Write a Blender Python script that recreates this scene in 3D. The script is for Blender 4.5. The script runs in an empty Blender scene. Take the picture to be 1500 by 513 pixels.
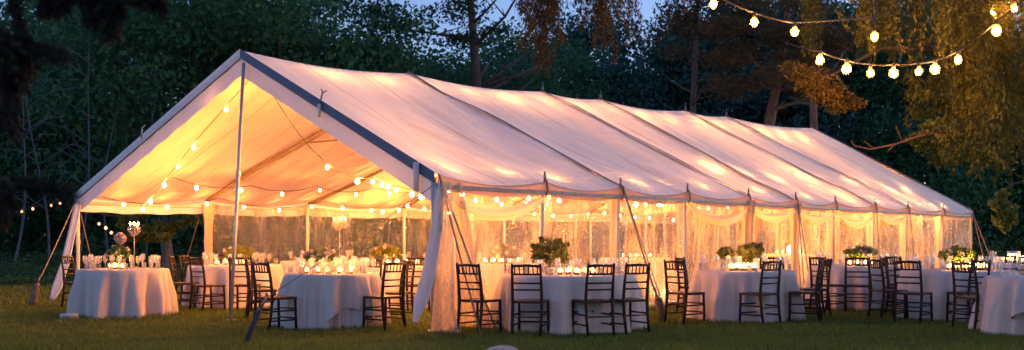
import bpy, math, random
import numpy as np
from mathutils import Vector, Matrix

# ------------------------------------------------------------------ camera, sky, sun, exposure
S = bpy.context.scene
C = S.collection
CAM_H = 1.3
F = 1500.0            # focal length in photograph pixels (photograph 1500 wide)
cam_d = bpy.data.cameras.new('camera')
cam = bpy.data.objects.new('camera', cam_d); C.objects.link(cam)
cam.location = (0, 0, CAM_H); cam.rotation_euler = (math.radians(90), 0, 0)
cam_d.sensor_width = 36; cam_d.lens = 36 * F / 1500
cam_d.shift_y = 88.5 / 1500
cam_d.clip_start = 0.05; cam_d.clip_end = 2000
cam_d.dof.use_dof = True; cam_d.dof.focus_distance = 16; cam_d.dof.aperture_fstop = 2.0
S.camera = cam

w = bpy.data.worlds.new('World'); S.world = w; w.use_nodes = True
nt = w.node_tree; nt.nodes.clear()
sky = nt.nodes.new('ShaderNodeTexSky'); sky.sky_type = 'NISHITA'; sky.sun_disc = False
SUN_EL, SUN_ROT = 6.0, 70.0
sky.sun_elevation = math.radians(SUN_EL); sky.sun_rotation = math.radians(SUN_ROT)
tint = nt.nodes.new('ShaderNodeMix'); tint.data_type = 'RGBA'; tint.blend_type = 'MULTIPLY'
tint.inputs[0].default_value = 1; tint.inputs[7].default_value = (1.22, 1.46, 2.6, 1)
bg = nt.nodes.new('ShaderNodeBackground'); bg.inputs[1].default_value = 0.15
out = nt.nodes.new('ShaderNodeOutputWorld')
nt.links.new(sky.outputs[0], tint.inputs[6]); nt.links.new(tint.outputs[2], bg.inputs[0]); nt.links.new(bg.outputs[0], out.inputs[0])

sun_d = bpy.data.lights.new('sun', 'SUN'); sun_d.energy = 0.04; sun_d.angle = math.radians(10); sun_d.color = (1, .9, .85)
sun = bpy.data.objects.new('sun', sun_d); C.objects.link(sun)
sun.rotation_euler = (math.radians(90 - SUN_EL - 4), 0, math.radians(180 - SUN_ROT))

S.view_settings.view_transform = 'Standard'; S.view_settings.look = 'None'
S.view_settings.exposure = 0.0; S.view_settings.gamma = 1; S.view_settings.use_curve_mapping = False
S.render.engine = 'CYCLES'
cy = S.cycles
cy.use_denoising = True; cy.use_light_tree = True
cy.max_bounces = 8; cy.diffuse_bounces = 4; cy.glossy_bounces = 2; cy.transmission_bounces = 4; cy.transparent_max_bounces = 24
cy.caustics_reflective = False; cy.caustics_refractive = False
cy.sample_clamp_indirect = 5; cy.sample_clamp_direct = 120

BULB = (1.0, 0.365, 0.09)
BULB_L = 540.0
rng = np.random.default_rng(7)
random.seed(7)

# ------------------------------------------------------------------ helpers
def P(px, y, d):
    """point seen at photograph pixel (px, y) at depth d metres"""
    return Vector(((px - 750) * d / F, d, CAM_H + (345 - y) * d / F))
def PX(px, d, z=0.0):
    return Vector(((px - 750) * d / F, d, z))
def lerp(a, b, t): return a + (b - a) * t
def interp(x, xs, ys): return float(np.interp(x, xs, ys))

class MB:
    """collects faces for one mesh"""
    def __init__(s): s.v = []; s.f = []; s.uv = None
    def add(s, vs, fs):
        o = len(s.v); s.v += [tuple(v) for v in vs]; s.f += [tuple(i + o for i in f) for f in fs]
    def box(s, c, size, rot=None):
        hx, hy, hz = size[0]/2, size[1]/2, size[2]/2
        vs = [Vector((x, y, z)) for x in (-hx, hx) for y in (-hy, hy) for z in (-hz, hz)]
        if rot: vs = [rot @ v for v in vs]
        s.add([v + Vector(c) for v in vs], [(0,1,3,2),(4,6,7,5),(0,4,5,1),(2,3,7,6),(0,2,6,4),(1,5,7,3)])
    def tube(s, pts, rad, n=8, cap=True, flat=1.0):
        pts = [Vector(p) for p in pts]
        rs = rad if isinstance(rad, (list, tuple)) else [rad] * len(pts)
        o = len(s.v); up0 = None
        for i, p in enumerate(pts):
            d = (pts[min(i+1, len(pts)-1)] - pts[max(i-1, 0)])
            d = d.normalized() if d.length > 1e-9 else Vector((0,0,1))
            if up0 is None:
                up0 = Vector((1,0,0)) if abs(d.x) < .9 else Vector((0,1,0))
            a = (up0 - d * up0.dot(d)).normalized(); b = d.cross(a); up0 = a
            for k in range(n):
                t = 2*math.pi*k/n
                s.v.append(tuple(p + (a*math.cos(t) + b*math.sin(t)*flat) * rs[i]))
        for i in range(len(pts)-1):
            for k in range(n):
                k2 = (k+1) % n
                s.f.append((o+i*n+k, o+i*n+k2, o+(i+1)*n+k2, o+(i+1)*n+k))
        if cap:
            s.f.append(tuple(o+k for k in range(n))[::-1]); e = o+(len(pts)-1)*n
            s.f.append(tuple(e+k for k in range(n)))
    def lathe(s, prof, n=16, c=(0,0,0)):
        o = len(s.v)
        for r, z in prof:
            for k in range(n):
                t = 2*math.pi*k/n; s.v.append((c[0]+r*math.cos(t), c[1]+r*math.sin(t), c[2]+z))
        for i in range(len(prof)-1):
            for k in range(n):
                k2 = (k+1) % n
                s.f.append((o+i*n+k, o+i*n+k2, o+(i+1)*n+k2, o+(i+1)*n+k))
    def grid(s, fn, nu, nv):
        o = len(s.v)
        for i in range(nu+1):
            for j in range(nv+1):
                s.v.append(tuple(fn(i/nu, j/nv)))
        for i in range(nu):
            for j in range(nv):
                a = o + i*(nv+1) + j; s.f.append((a, a+nv+1, a+nv+2, a+1))
    def ball(s, c, r, nu=10, nv=6, sz=1.0):
        prof = [(max(1e-4, r*math.sin(math.pi*i/nv)), -r*sz*math.cos(math.pi*i/nv)) for i in range(nv+1)]
        s.lathe(prof, nu, c)
    def mesh(s, name, mat, smooth=True):
        me = bpy.data.meshes.new(name); me.from_pydata(s.v, [], s.f); me.validate(); me.materials.append(mat)
        if smooth: me.polygons.foreach_set('use_smooth', [True]*len(me.polygons))
        me.update(); return me
    def build(s, name, mat, parent=None, smooth=True):
        return link(name, s.mesh(name, mat, smooth), parent)

def link(name, me, parent=None, loc=None):
    o = bpy.data.objects.new(name, me); C.objects.link(o)
    if parent: o.parent = parent
    if loc is not None: o.location = loc
    return o
def tag(o, label=None, cat=None, group=None, kind=None):
    if label: o['label'] = label
    if cat: o['category'] = cat
    if group: o['group'] = group
    if kind: o['kind'] = kind
    return o
def empty(name, loc=(0,0,0), rz=0.0, label=None, cat=None, group=None):
    o = bpy.data.objects.new(name, None); C.objects.link(o); o.empty_display_size = .1
    o.location = loc; o.rotation_euler = (0, 0, rz)
    return tag(o, label, cat, group)
def dup(root, loc, rz, label, group=None, scale=None):
    r = root.copy(); C.objects.link(r); r.location = loc; r.rotation_euler = (0, 0, rz)
    r['label'] = label
    if group: r['group'] = group
    if scale: r.scale = scale
    for ch in list(root.children):
        c = ch.copy(); C.objects.link(c); c.parent = r
        for g in ch.children:
            d = g.copy(); C.objects.link(d); d.parent = c
    return r

def quads_mesh(name, V, mat, extra=None, smooth=False):
    """V: (n,4,3) array of quads (or (n,3,3) triangles) -> mesh, fast"""
    n, k, _ = V.shape
    me = bpy.data.meshes.new(name)
    me.vertices.add(n*k); me.vertices.foreach_set('co', V.astype(np.float32).ravel())
    me.loops.add(n*k); me.loops.foreach_set('vertex_index', np.arange(n*k, dtype=np.int32))
    me.polygons.add(n); me.polygons.foreach_set('loop_start', np.arange(0, n*k, k, dtype=np.int32))
    me.polygons.foreach_set('loop_total', np.full(n, k, dtype=np.int32))
    me.materials.append(mat)
    me.update(calc_edges=True); me.validate(); return me

def unit(a): return a / np.maximum(1e-9, np.linalg.norm(a, axis=-1, keepdims=True))
def leaf_quads(pos, size, r, aspect=.5, droop=0.0, along=None):
    """rhombic leaves at pos with random directions"""
    n = len(pos)
    d = unit(r.normal(size=(n,3))) if along is None else unit(along + r.normal(size=(n,3))*.45)
    d[:,2] -= droop; d = unit(d)
    q = unit(np.cross(d, unit(r.normal(size=(n,3)))))
    nrm = np.cross(d, q)
    L = (size * r.uniform(.6, 1.35, n))[:,None]
    a = pos - d*L*.5; b = pos + q*L*aspect*.5 + nrm*L*.06; c = pos + d*L*.5; e = pos - q*L*aspect*.5 + nrm*L*.06
    return np.stack([a, b, c, e], 1)

# ------------------------------------------------------------------ materials
def newmat(name):
    m = bpy.data.materials.new(name); m.use_nodes = True
    t = m.node_tree; t.nodes.clear()
    return m, t, t.nodes.new('ShaderNodeOutputMaterial')
def N(t, kind, **kw):
    n = t.nodes.new(kind)
    for k, v in kw.items():
        if isinstance(k, str) and hasattr(n, k): setattr(n, k, v)
        else: n.inputs[k].default_value = v
    return n
def noise_col(t, c1, c2, scale, coord='Object', stretch=None, detail=5, lo=.35, hi=.65):
    tc = N(t, 'ShaderNodeTexCoord'); src = tc.outputs[coord]
    if stretch:
        mp = N(t, 'ShaderNodeMapping'); mp.inputs['Scale'].default_value = stretch
        t.links.new(src, mp.inputs[0]); src = mp.outputs[0]
    nz = N(t, 'ShaderNodeTexNoise'); nz.inputs['Scale'].default_value = scale; nz.inputs['Detail'].default_value = detail
    t.links.new(src, nz.inputs['Vector'])
    cr = N(t, 'ShaderNodeValToRGB'); cr.color_ramp.elements[0].position = lo; cr.color_ramp.elements[1].position = hi
    cr.color_ramp.elements[0].color = (*c1, 1); cr.color_ramp.elements[1].color = (*c2, 1)
    t.links.new(nz.outputs[0], cr.inputs[0])
    return cr.outputs[0], nz.outputs[0], src
def bump(t, h, strength, dist=.02):
    b = N(t, 'ShaderNodeBump'); b.inputs['Strength'].default_value = strength; b.inputs['Distance'].default_value = dist
    t.links.new(h, b.inputs['Height']); return b.outputs[0]
def simple(name, c1, c2=None, rough=.6, scale=8, metallic=0, bump_s=.0, stretch=None, spec=.5):
    m, t, o = newmat(name)
    p = N(t, 'ShaderNodeBsdfPrincipled'); p.inputs['Roughness'].default_value = rough; p.inputs['Metallic'].default_value = metallic
    p.inputs['Specular IOR Level'].default_value = spec
    col, h, _ = noise_col(t, c1, c2 or tuple(x*.8 for x in c1), scale, stretch=stretch)
    t.links.new(col, p.inputs['Base Color'])
    if bump_s: t.links.new(bump(t, h, bump_s), p.inputs['Normal'])
    t.links.new(p.outputs[0], o.inputs[0]); return m
def emit(name, col, strength):
    m, t, o = newmat(name)
    e = N(t, 'ShaderNodeEmission'); e.inputs[0].default_value = (*col, 1); e.inputs[1].default_value = strength
    t.links.new(e.outputs[0], o.inputs[0]); return m
def leafmat(name, cols, trans=.35, rough=.6):
    """leaf colours picked per leaf, partly translucent"""
    m, t, o = newmat(name)
    g = N(t, 'ShaderNodeNewGeometry')
    cr = N(t, 'ShaderNodeValToRGB'); el = cr.color_ramp.elements
    for i, c in enumerate(cols):
        e = el[i] if i < 2 else el.new(1)
        e.color = (*c, 1)
    for i in range(len(cols)): el[i].position = i/(len(cols)-1)
    t.links.new(g.outputs['Random Per Island'], cr.inputs[0])
    d = N(t, 'ShaderNodeBsdfPrincipled'); d.inputs['Roughness'].default_value = rough; d.inputs['Specular IOR Level'].default_value = .3
    tr = N(t, 'ShaderNodeBsdfTranslucent'); mx = N(t, 'ShaderNodeMixShader'); mx.inputs[0].default_value = trans
    t.links.new(cr.outputs[0], d.inputs['Base Color']); t.links.new(cr.outputs[0], tr.inputs[0])
    t.links.new(d.outputs[0], mx.inputs[1]); t.links.new(tr.outputs[0], mx.inputs[2]); t.links.new(mx.outputs[0], o.inputs[0])
    return m
def fabric(name, col, trans, scale=30, bump_s=.15, stretch=(1,1,1), rough=.8, dist=.01):
    m, t, o = newmat(name)
    c, h, _ = noise_col(t, tuple(x*.93 for x in col), col, scale, stretch=stretch, detail=6)
    d = N(t, 'ShaderNodeBsdfPrincipled'); d.inputs['Roughness'].default_value = rough; d.inputs['Specular IOR Level'].default_value = .2
    tr = N(t, 'ShaderNodeBsdfTranslucent'); mx = N(t, 'ShaderNodeMixShader'); mx.inputs[0].default_value = trans
    b = bump(t, h, bump_s, dist)
    t.links.new(c, d.inputs['Base Color']); t.links.new(c, tr.inputs[0])
    t.links.new(b, d.inputs['Normal']); t.links.new(b, tr.inputs['Normal'])
    t.links.new(d.outputs[0], mx.inputs[1]); t.links.new(tr.outputs[0], mx.inputs[2]); t.links.new(mx.outputs[0], o.inputs[0])
    return m

def roof_material():
    m, t, o = newmat('roof_fabric')
    uvn = N(t, 'ShaderNodeUVMap'); uvn.uv_map = 'UVMap'
    # woven-in welded seams every 1.45 m along the tent, running ridge to eave
    sep = N(t, 'ShaderNodeSeparateXYZ'); t.links.new(uvn.outputs[0], sep.inputs[0])
    md = N(t, 'ShaderNodeMath', operation='PINGPONG'); md.inputs[1].default_value = .75; t.links.new(sep.outputs[0], md.inputs[0])
    lt = N(t, 'ShaderNodeMath', operation='LESS_THAN'); lt.inputs[1].default_value = .014; t.links.new(md.outputs[0], lt.inputs[0])
    mp = N(t, 'ShaderNodeMapping'); mp.inputs['Scale'].default_value = (1.5, .28, 1); t.links.new(uvn.outputs[0], mp.inputs[0])
    nz = N(t, 'ShaderNodeTexNoise'); nz.inputs['Scale'].default_value = 1.6; nz.inputs['Detail'].default_value = 6; nz.inputs['Distortion'].default_value = .6
    t.links.new(mp.outputs[0], nz.inputs['Vector'])
    mp2 = N(t, 'ShaderNodeMapping'); mp2.inputs['Scale'].default_value = (.8, 9, 1); mp2.inputs['Rotation'].default_value = (0, 0, .35); t.links.new(uvn.outputs[0], mp2.inputs[0])
    nz2 = N(t, 'ShaderNodeTexNoise'); nz2.inputs['Scale'].default_value = 1.2; nz2.inputs['Detail'].default_value = 4; t.links.new(mp2.outputs[0], nz2.inputs['Vector'])
    add = N(t, 'ShaderNodeMath', operation='MULTIPLY_ADD'); add.inputs[1].default_value = .22
    t.links.new(nz2.outputs[0], add.inputs[0]); t.links.new(nz.outputs[0], add.inputs[2])
    b = bump(t, add.outputs[0], .85, .09)
    cr = N(t, 'ShaderNodeValToRGB'); cr.color_ramp.elements[0].position = .3; cr.color_ramp.elements[1].position = .7
    cr.color_ramp.elements[0].color = (.68, .66, .62, 1); cr.color_ramp.elements[1].color = (.84, .82, .77, 1)
    t.links.new(nz.outputs[0], cr.inputs[0])
    sm = N(t, 'ShaderNodeMix', data_type='RGBA'); sm.inputs[7].default_value = (.42, .40, .40, 1)
    t.links.new(lt.outputs[0], sm.inputs[0]); t.links.new(cr.outputs[0], sm.inputs[6])
    d = N(t, 'ShaderNodeBsdfPrincipled'); d.inputs['Roughness'].default_value = .55; d.inputs['Specular IOR Level'].default_value = .25
    tr = N(t, 'ShaderNodeBsdfTranslucent'); mx = N(t, 'ShaderNodeMixShader'); mx.inputs[0].default_value = .18
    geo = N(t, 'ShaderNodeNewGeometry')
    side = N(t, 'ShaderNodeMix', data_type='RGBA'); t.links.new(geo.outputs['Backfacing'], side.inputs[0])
    lin = N(t, 'ShaderNodeMix', data_type='RGBA', blend_type='MULTIPLY'); lin.inputs[0].default_value = 1; lin.inputs[7].default_value = (1, .70, .42, 1)  # amber ceiling glow painted into the colour of the inner face
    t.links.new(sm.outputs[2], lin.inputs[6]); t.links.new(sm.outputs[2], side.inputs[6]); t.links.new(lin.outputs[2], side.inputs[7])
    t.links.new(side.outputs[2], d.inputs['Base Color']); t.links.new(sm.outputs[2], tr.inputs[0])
    t.links.new(b, d.inputs['Normal']); t.links.new(b, tr.inputs['Normal'])
    t.links.new(d.outputs[0], mx.inputs[1]); t.links.new(tr.outputs[0], mx.inputs[2]); t.links.new(mx.outputs[0], o.inputs[0])
    return m

def vinyl_material(name='clear_vinyl', haze=.3):
    """crinkled clear plastic: see-through, with a scattered milky crinkle pattern and a gloss"""
    m, t, o = newmat(name)
    tc = N(t, 'ShaderNodeTexCoord')
    mp = N(t, 'ShaderNodeMapping'); mp.inputs['Scale'].default_value = (1, 1, .16); t.links.new(tc.outputs['Object'], mp.inputs[0])
    nz = N(t, 'ShaderNodeTexNoise'); nz.inputs['Scale'].default_value = 10; nz.inputs['Detail'].default_value = 8; nz.inputs['Roughness'].default_value = .75; nz.inputs['Distortion'].default_value = 1.2
    t.links.new(mp.outputs[0], nz.inputs['Vector'])
    vo = N(t, 'ShaderNodeTexNoise'); vo.inputs['Scale'].default_value = 34; vo.inputs['Detail'].default_value = 6; vo.inputs['Roughness'].default_value = .8
    t.links.new(tc.outputs['Object'], vo.inputs['Vector'])
    ad = N(t, 'ShaderNodeMath', operation='MULTIPLY_ADD'); ad.inputs[1].default_value = .6; t.links.new(vo.outputs[0], ad.inputs[0]); t.links.new(nz.outputs[0], ad.inputs[2])
    mr = N(t, 'ShaderNodeMapRange'); mr.inputs[1].default_value = .66; mr.inputs[2].default_value = 1.08; mr.inputs[3].default_value = haze*.35; mr.inputs[4].default_value = min(1, haze*2.6)
    lf = N(t, 'ShaderNodeTexNoise'); lf.inputs['Scale'].default_value = .9; lf.inputs['Detail'].default_value = 3; lf.inputs['Distortion'].default_value = .8
    mp3 = N(t, 'ShaderNodeMapping'); mp3.inputs['Scale'].default_value = (1.6, 1.6, .45); t.links.new(tc.outputs['Object'], mp3.inputs[0]); t.links.new(mp3.outputs[0], lf.inputs['Vector'])
    lr = N(t, 'ShaderNodeMapRange'); lr.inputs[1].default_value = .36; lr.inputs[2].default_value = .64; lr.inputs[3].default_value = .35; lr.inputs[4].default_value = 1.7; t.links.new(lf.outputs[0], lr.inputs[0])
    mm = N(t, 'ShaderNodeMath', operation='MULTIPLY'); mm.use_clamp = True
    t.links.new(ad.outputs[0], mr.inputs[0]); t.links.new(mr.outputs[0], mm.inputs[0]); t.links.new(lr.outputs[0], mm.inputs[1])
    b = bump(t, ad.outputs[0], .8, .05)
    tp = N(t, 'ShaderNodeBsdfTransparent'); tp.inputs[0].default_value = (.97, .96, .95, 1)
    tr = N(t, 'ShaderNodeBsdfTranslucent'); tr.inputs[0].default_value = (.94, .76, .54, 1); t.links.new(b, tr.inputs['Normal'])
    gl = N(t, 'ShaderNodeBsdfGlossy'); gl.inputs[0].default_value = (1, 1, 1, 1); gl.inputs['Roughness'].default_value = .15; t.links.new(b, gl.inputs['Normal'])
    m1 = N(t, 'ShaderNodeMixShader'); t.links.new(mm.outputs[0], m1.inputs[0]); t.links.new(tp.outputs[0], m1.inputs[1]); t.links.new(tr.outputs[0], m1.inputs[2])
    m2 = N(t, 'ShaderNodeMixShader'); m2.inputs[0].default_value = .13; t.links.new(m1.outputs[0], m2.inputs[1]); t.links.new(gl.outputs[0], m2.inputs[2])
    t.links.new(m2.outputs[0], o.inputs[0]); return m
def glass_material(name, col=(.95,.95,.95), f=.22):
    m, t, o = newmat(name)
    tp = N(t, 'ShaderNodeBsdfTransparent'); tp.inputs[0].default_value = (*col, 1)
    gl = N(t, 'ShaderNodeBsdfGlossy'); gl.inputs['Roughness'].default_value = .06
    tr = N(t, 'ShaderNodeBsdfTranslucent'); tr.inputs[0].default_value = (.9,.9,.9,1)
    lw = N(t, 'ShaderNodeLayerWeight'); lw.inputs[0].default_value = .35
    m1 = N(t, 'ShaderNodeMixShader'); t.links.new(lw.outputs['Facing'], m1.inputs[0]); t.links.new(tp.outputs[0], m1.inputs[1]); t.links.new(gl.outputs[0], m1.inputs[2])
    m2 = N(t, 'ShaderNodeMixShader'); m2.inputs[0].default_value = f*.6; t.links.new(m1.outputs[0], m2.inputs[1]); t.links.new(tr.outputs[0], m2.inputs[2])
    t.links.new(m2.outputs[0], o.inputs[0]); return m

M = {}
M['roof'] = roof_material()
M['valance'] = fabric('valance_fabric', (.78,.76,.76), .35, 20, .2)
M['gable'] = fabric('gable_valance_fabric', (.78,.74,.78), .07, 20, .2)
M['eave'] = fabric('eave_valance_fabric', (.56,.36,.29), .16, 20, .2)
M['curtain'] = fabric('curtain_fabric', (.8,.78,.78), .35, 14, .3, stretch=(1,1,.2))
M['swag'] = fabric('swag_fabric', (.82,.68,.52), .5, 16, .3)
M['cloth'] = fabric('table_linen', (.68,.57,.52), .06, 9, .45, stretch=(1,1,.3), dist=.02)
M['navy'] = simple('navy_flap', (.085,.10,.17), (.11,.125,.20), .6, 6)
M['strap'] = simple('roof_strap', (.20,.16,.17), (.13,.11,.14), .7, 5)
M['vinyl'] = vinyl_material('clear_vinyl', .22)
M['vinyl_gather'] = vinyl_material('gathered_vinyl', .5)
M['alu'] = simple('aluminium', (.55,.53,.5), (.45,.44,.42), .45, 12, metallic=.6)
M['pole'] = simple('white_pole', (.62,.58,.52), (.5,.46,.4), .5, 10)
M['timber'] = simple('timber_rafter', (.30,.21,.13), (.22,.15,.09), .6, 14, stretch=(1,1,.1))
M['rope'] = simple('guy_rope', (.30,.22,.15), (.2,.14,.09), .9, 60)
M['sack'] = simple('stake_wrap', (.13,.09,.06), (.2,.15,.1), .9, 22, bump_s=.5)
M['wrap_dark'] = simple('dark_stake_wrap', (.03,.03,.04), (.06,.05,.055), .9, 22, bump_s=.5)
M['steel'] = simple('dark_steel', (.12,.12,.13), (.2,.2,.21), .4, 30, metallic=.7)
M['chair'] = simple('mahogany_chair', (.018,.009,.007), (.034,.015,.010), .5, 25, spec=.25)
M['seat'] = simple('chair_seat', (.035,.016,.011), (.07,.03,.02), .5, 18, spec=.25)
M['bulb'] = emit('lit_bulb', BULB, BULB_L)
M['bulb_mid'] = emit('bright_lit_bulb', BULB, BULB_L*3.6)
M['bulb_out'] = emit('lit_outdoor_bulb', (1,.50,.18), 480)
def envelope():
    m, t, o = newmat('tinted_bulb_glass')
    tp = N(t, 'ShaderNodeBsdfTransparent'); tp.inputs[0].default_value = (1,.86,.6,1)
    tr = N(t, 'ShaderNodeBsdfTranslucent'); tr.inputs[0].default_value = (.9,.5,.16,1)
    m1 = N(t, 'ShaderNodeMixShader'); m1.inputs[0].default_value = .10
    t.links.new(tp.outputs[0], m1.inputs[1]); t.links.new(tr.outputs[0], m1.inputs[2]); t.links.new(m1.outputs[0], o.inputs[0]); return m
M['envelope'] = envelope()
M['bulb_far'] = emit('lit_far_bulb', (1,.33,.16), 5)
M['cable'] = simple('light_cable', (.02,.018,.015), (.03,.026,.02), .6, 20)
M['socket'] = simple('bulb_socket', (.03,.025,.02), (.05,.04,.03), .5, 20)
M['flame'] = emit('candle_flame', (1,.45,.10), 900)
M['wax'] = fabric('candle_wax', (.85,.78,.62), .5, 20, .05)
M['glass'] = glass_material('drinking_glass', (.93,.93,.93), .38)
M['votive'] = glass_material('votive_glass', (.98,.9,.75), .6)
M['vase'] = simple('ceramic_vase', (.6,.55,.45), (.45,.4,.32), .4, 10)
M['leaf_table'] = leafmat('arrangement_leaves', [(.12,.20,.04),(.20,.27,.05),(.26,.30,.07),(.07,.10,.03)], .48)
M['leaf_dusky'] = leafmat('dusky_arrangement_leaves', [(.17,.18,.05),(.24,.20,.06),(.24,.28,.07),(.30,.22,.10)], .45)
M['bloom'] = leafmat('pale_petals', [(.75,.55,.5),(.8,.7,.62),(.7,.45,.45),(.8,.75,.7)], .4)
M['bark'] = simple('dark_bark', (.06,.045,.035), (.10,.08,.06), .9, 9, bump_s=.8, stretch=(1,1,.25))
M['bark_red'] = simple('reddish_bark', (.22,.11,.07), (.12,.06,.045), .9, 9, bump_s=.8, stretch=(1,1,.25))
M['bark_pale'] = simple('pale_bark', (.13,.14,.15), (.07,.075,.085), .9, 9, bump_s=.5, stretch=(1,1,.25))
M['leaf_wood'] = leafmat('woodland_leaves', [(.03,.11,.05),(.05,.16,.065),(.075,.19,.065),(.035,.13,.07)], .35)
M['leaf_teal'] = leafmat('conifer_needles', [(.025,.085,.07),(.04,.12,.09),(.05,.14,.10)], .2)
M['leaf_hi'] = leafmat('high_crown_leaves', [(.02,.05,.03),(.03,.07,.035),(.04,.09,.045)], .25)
M['leaf_pine'] = leafmat('pine_needles', [(.08,.055,.02),(.12,.07,.025),(.05,.06,.025)], .3)
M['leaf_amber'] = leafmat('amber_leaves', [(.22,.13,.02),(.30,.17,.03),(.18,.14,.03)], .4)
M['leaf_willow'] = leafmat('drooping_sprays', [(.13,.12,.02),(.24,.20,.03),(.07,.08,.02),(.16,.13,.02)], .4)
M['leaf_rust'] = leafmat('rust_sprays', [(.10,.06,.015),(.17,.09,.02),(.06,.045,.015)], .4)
M['leaf_yellow'] = leafmat('yellow_green_leaves', [(.20,.20,.03),(.14,.17,.03),(.26,.22,.04)], .4)
M['leaf_dark'] = leafmat('dark_needles', [(.012,.012,.008),(.03,.018,.01),(.02,.02,.012)], .1)
M['under'] = leafmat('undergrowth_leaves', [(.03,.08,.03),(.05,.13,.04),(.04,.10,.05)], .35)
M['blade'] = leafmat('grass_blades', [(.10,.145,.018),(.135,.19,.026),(.17,.21,.034),(.085,.115,.018)], .3, .55)
M['stone'] = simple('pale_stone', (.5,.4,.36), (.4,.32,.28), .8, 12, bump_s=.3)
M['paper'] = simple('white_card', (.7,.68,.66), (.64,.62,.6), .7, 10)

def grass_ground():
    m, t, o = newmat('lawn_ground')
    c, h, src = noise_col(t, (.03,.036,.010), (.065,.075,.020), 1.3, detail=8)
    c2, h2, _ = noise_col(t, (.6,.6,.6), (1.2,1.15,1.0), 40, detail=6)
    mx = N(t, 'ShaderNodeMix', data_type='RGBA', blend_type='MULTIPLY'); mx.inputs[0].default_value = 1
    t.links.new(c, mx.inputs[6]); t.links.new(c2, mx.inputs[7])
    p = N(t, 'ShaderNodeBsdfPrincipled'); p.inputs['Roughness'].default_value = .95; p.inputs['Specular IOR Level'].default_value = .1
    t.links.new(mx.outputs[2], p.inputs['Base Color']); t.links.new(bump(t, h2, .8, .03), p.inputs['Normal'])
    t.links.new(p.outputs[0], o.inputs[0]); return m
M['ground'] = grass_ground()

# ------------------------------------------------------------------ ground, grass
g = MB()
def gfn(u, v):
    x = lerp(-400, 400, u); y = lerp(-60, 700, v)
    return (x, y, 0)
g.grid(gfn, 8, 8); tag(g.build('ground', M['ground']), kind='structure')

def grass():
    bands = [(10.6, 14, 1500, .050, .012), (14, 19, 750, .055, .016), (19, 27, 200, .07, .025), (27, 40, 60, .10, .04)]
    T = []
    for y0, y1, dens, hgt, wid in bands:
        xm0, xm1 = y1*.56, y1*.56
        n = int(dens * (y1-y0) * (xm0+xm1))
        y = rng.uniform(y0, y1, n); x = rng.uniform(-xm0, xm1, n)
        keep = np.abs(x) < y*.54
        x, y = x[keep], y[keep]; n = len(x)
        # clumps: thin out with a smooth pattern
        pat = .5 + .5*np.sin(x*2.1 + 1.3*np.sin(y*1.7))*np.sin(y*2.7 + 1.1*np.sin(x*1.9))
        h = hgt * rng.uniform(.55, 1.25, n) * (.55 + .9*pat)
        a = rng.uniform(0, 2*np.pi, n); ln = rng.uniform(.1, .75, n) * h
        base = np.stack([x, y, np.zeros(n)], 1)
        s = np.stack([np.cos(a), np.sin(a), np.zeros(n)], 1); s *= (wid*rng.uniform(.5, 1.1, n)/2)[:,None]
        b = rng.uniform(0, 2*np.pi, n)
        tip = base + np.stack([np.cos(b)*ln, np.sin(b)*ln, h], 1)
        T.append(np.stack([base - s, base + s, tip], 1))
    return quads_mesh('grass', np.concatenate(T), M['blade'])
tag(link('grass', grass()), 'short mown lawn grass in front of and under the tent', 'grass', kind='stuff')

# ------------------------------------------------------------------ the tent
FL = Vector((-9.23, 21.7, 2.10)); FR = Vector((-1.02, 13.9, 2.08)); BR = Vector((16.15, 35.9, 2.09)); BL = Vector((7.94, 43.7, 2.09))
RF = Vector((-4.53, 17.2, 4.40)); RB = Vector((9.39, 32.0, 4.65))
KS = [0, .182, .374, .476, .652, .751, 1.0]           # strap lines on the ridge
TR = [0, .172, .350, .435, .630, .745, 1.0]           # the same lines at the right eave
TL = [0, .114, .225, .354, .520, .700, 1.0]           # and at the left eave
POLES_R = [0, .089, .168, .254, .350, .440, .529, .635, .738, .871, 1.0]
POLES_L = TL
tent = empty('marquee_tent', (0, 0, 0), 0, 'long white frame tent glowing from within, open gable end facing the lawn', 'tent')

def eave(side, t):
    a, b = (FR, BR) if side > 0 else (FL, BL)
    p = a.lerp(b, t)
    ps = POLES_R if side > 0 else POLES_L
    for i in range(len(ps)-1):
        if ps[i] <= t <= ps[i+1]:
            q = (t-ps[i])/(ps[i+1]-ps[i]); p.z += .05 - .11*math.sin(math.pi*q)**.8
            break
    return p
def ridge(k):
    p = RF.lerp(RB, k)
    for i in range(len(KS)-1):
        if KS[i] <= k <= KS[i+1]:
            q = (k-KS[i])/(KS[i+1]-KS[i]); p.z -= .09*math.sin(math.pi*q)*min(1, (KS[i+1]-KS[i])/.15)
            break
    return p
def fold_noise(u, v, s):
    return (math.sin(u*5.1+s) * math.sin(v*1.3+u*.7+s*2) + .6*math.sin(u*11.3+v*1.9+s) + .35*math.sin(u*23.7-v*2.7))
def roof_pt(side, k, v):
    t = interp(k, KS, TR if side > 0 else TL)
    p = ridge(k).lerp(eave(side, t), v)
    for i in range(len(KS)-1):
        if KS[i] <= k <= KS[i+1]:
            wdt = KS[i+1]-KS[i]; q = (k-KS[i])/wdt
            p.z -= .17*math.sin(math.pi*q)*math.sin(math.pi*min(1, v*.96))*min(1, wdt/.16)
            break
    L = k*24; p.z += .030*fold_noise(L*.55, v*5.5, side)*min(1, v*6)*min(1, (1-v)*6)*min(1, k*12)
    return p
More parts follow.
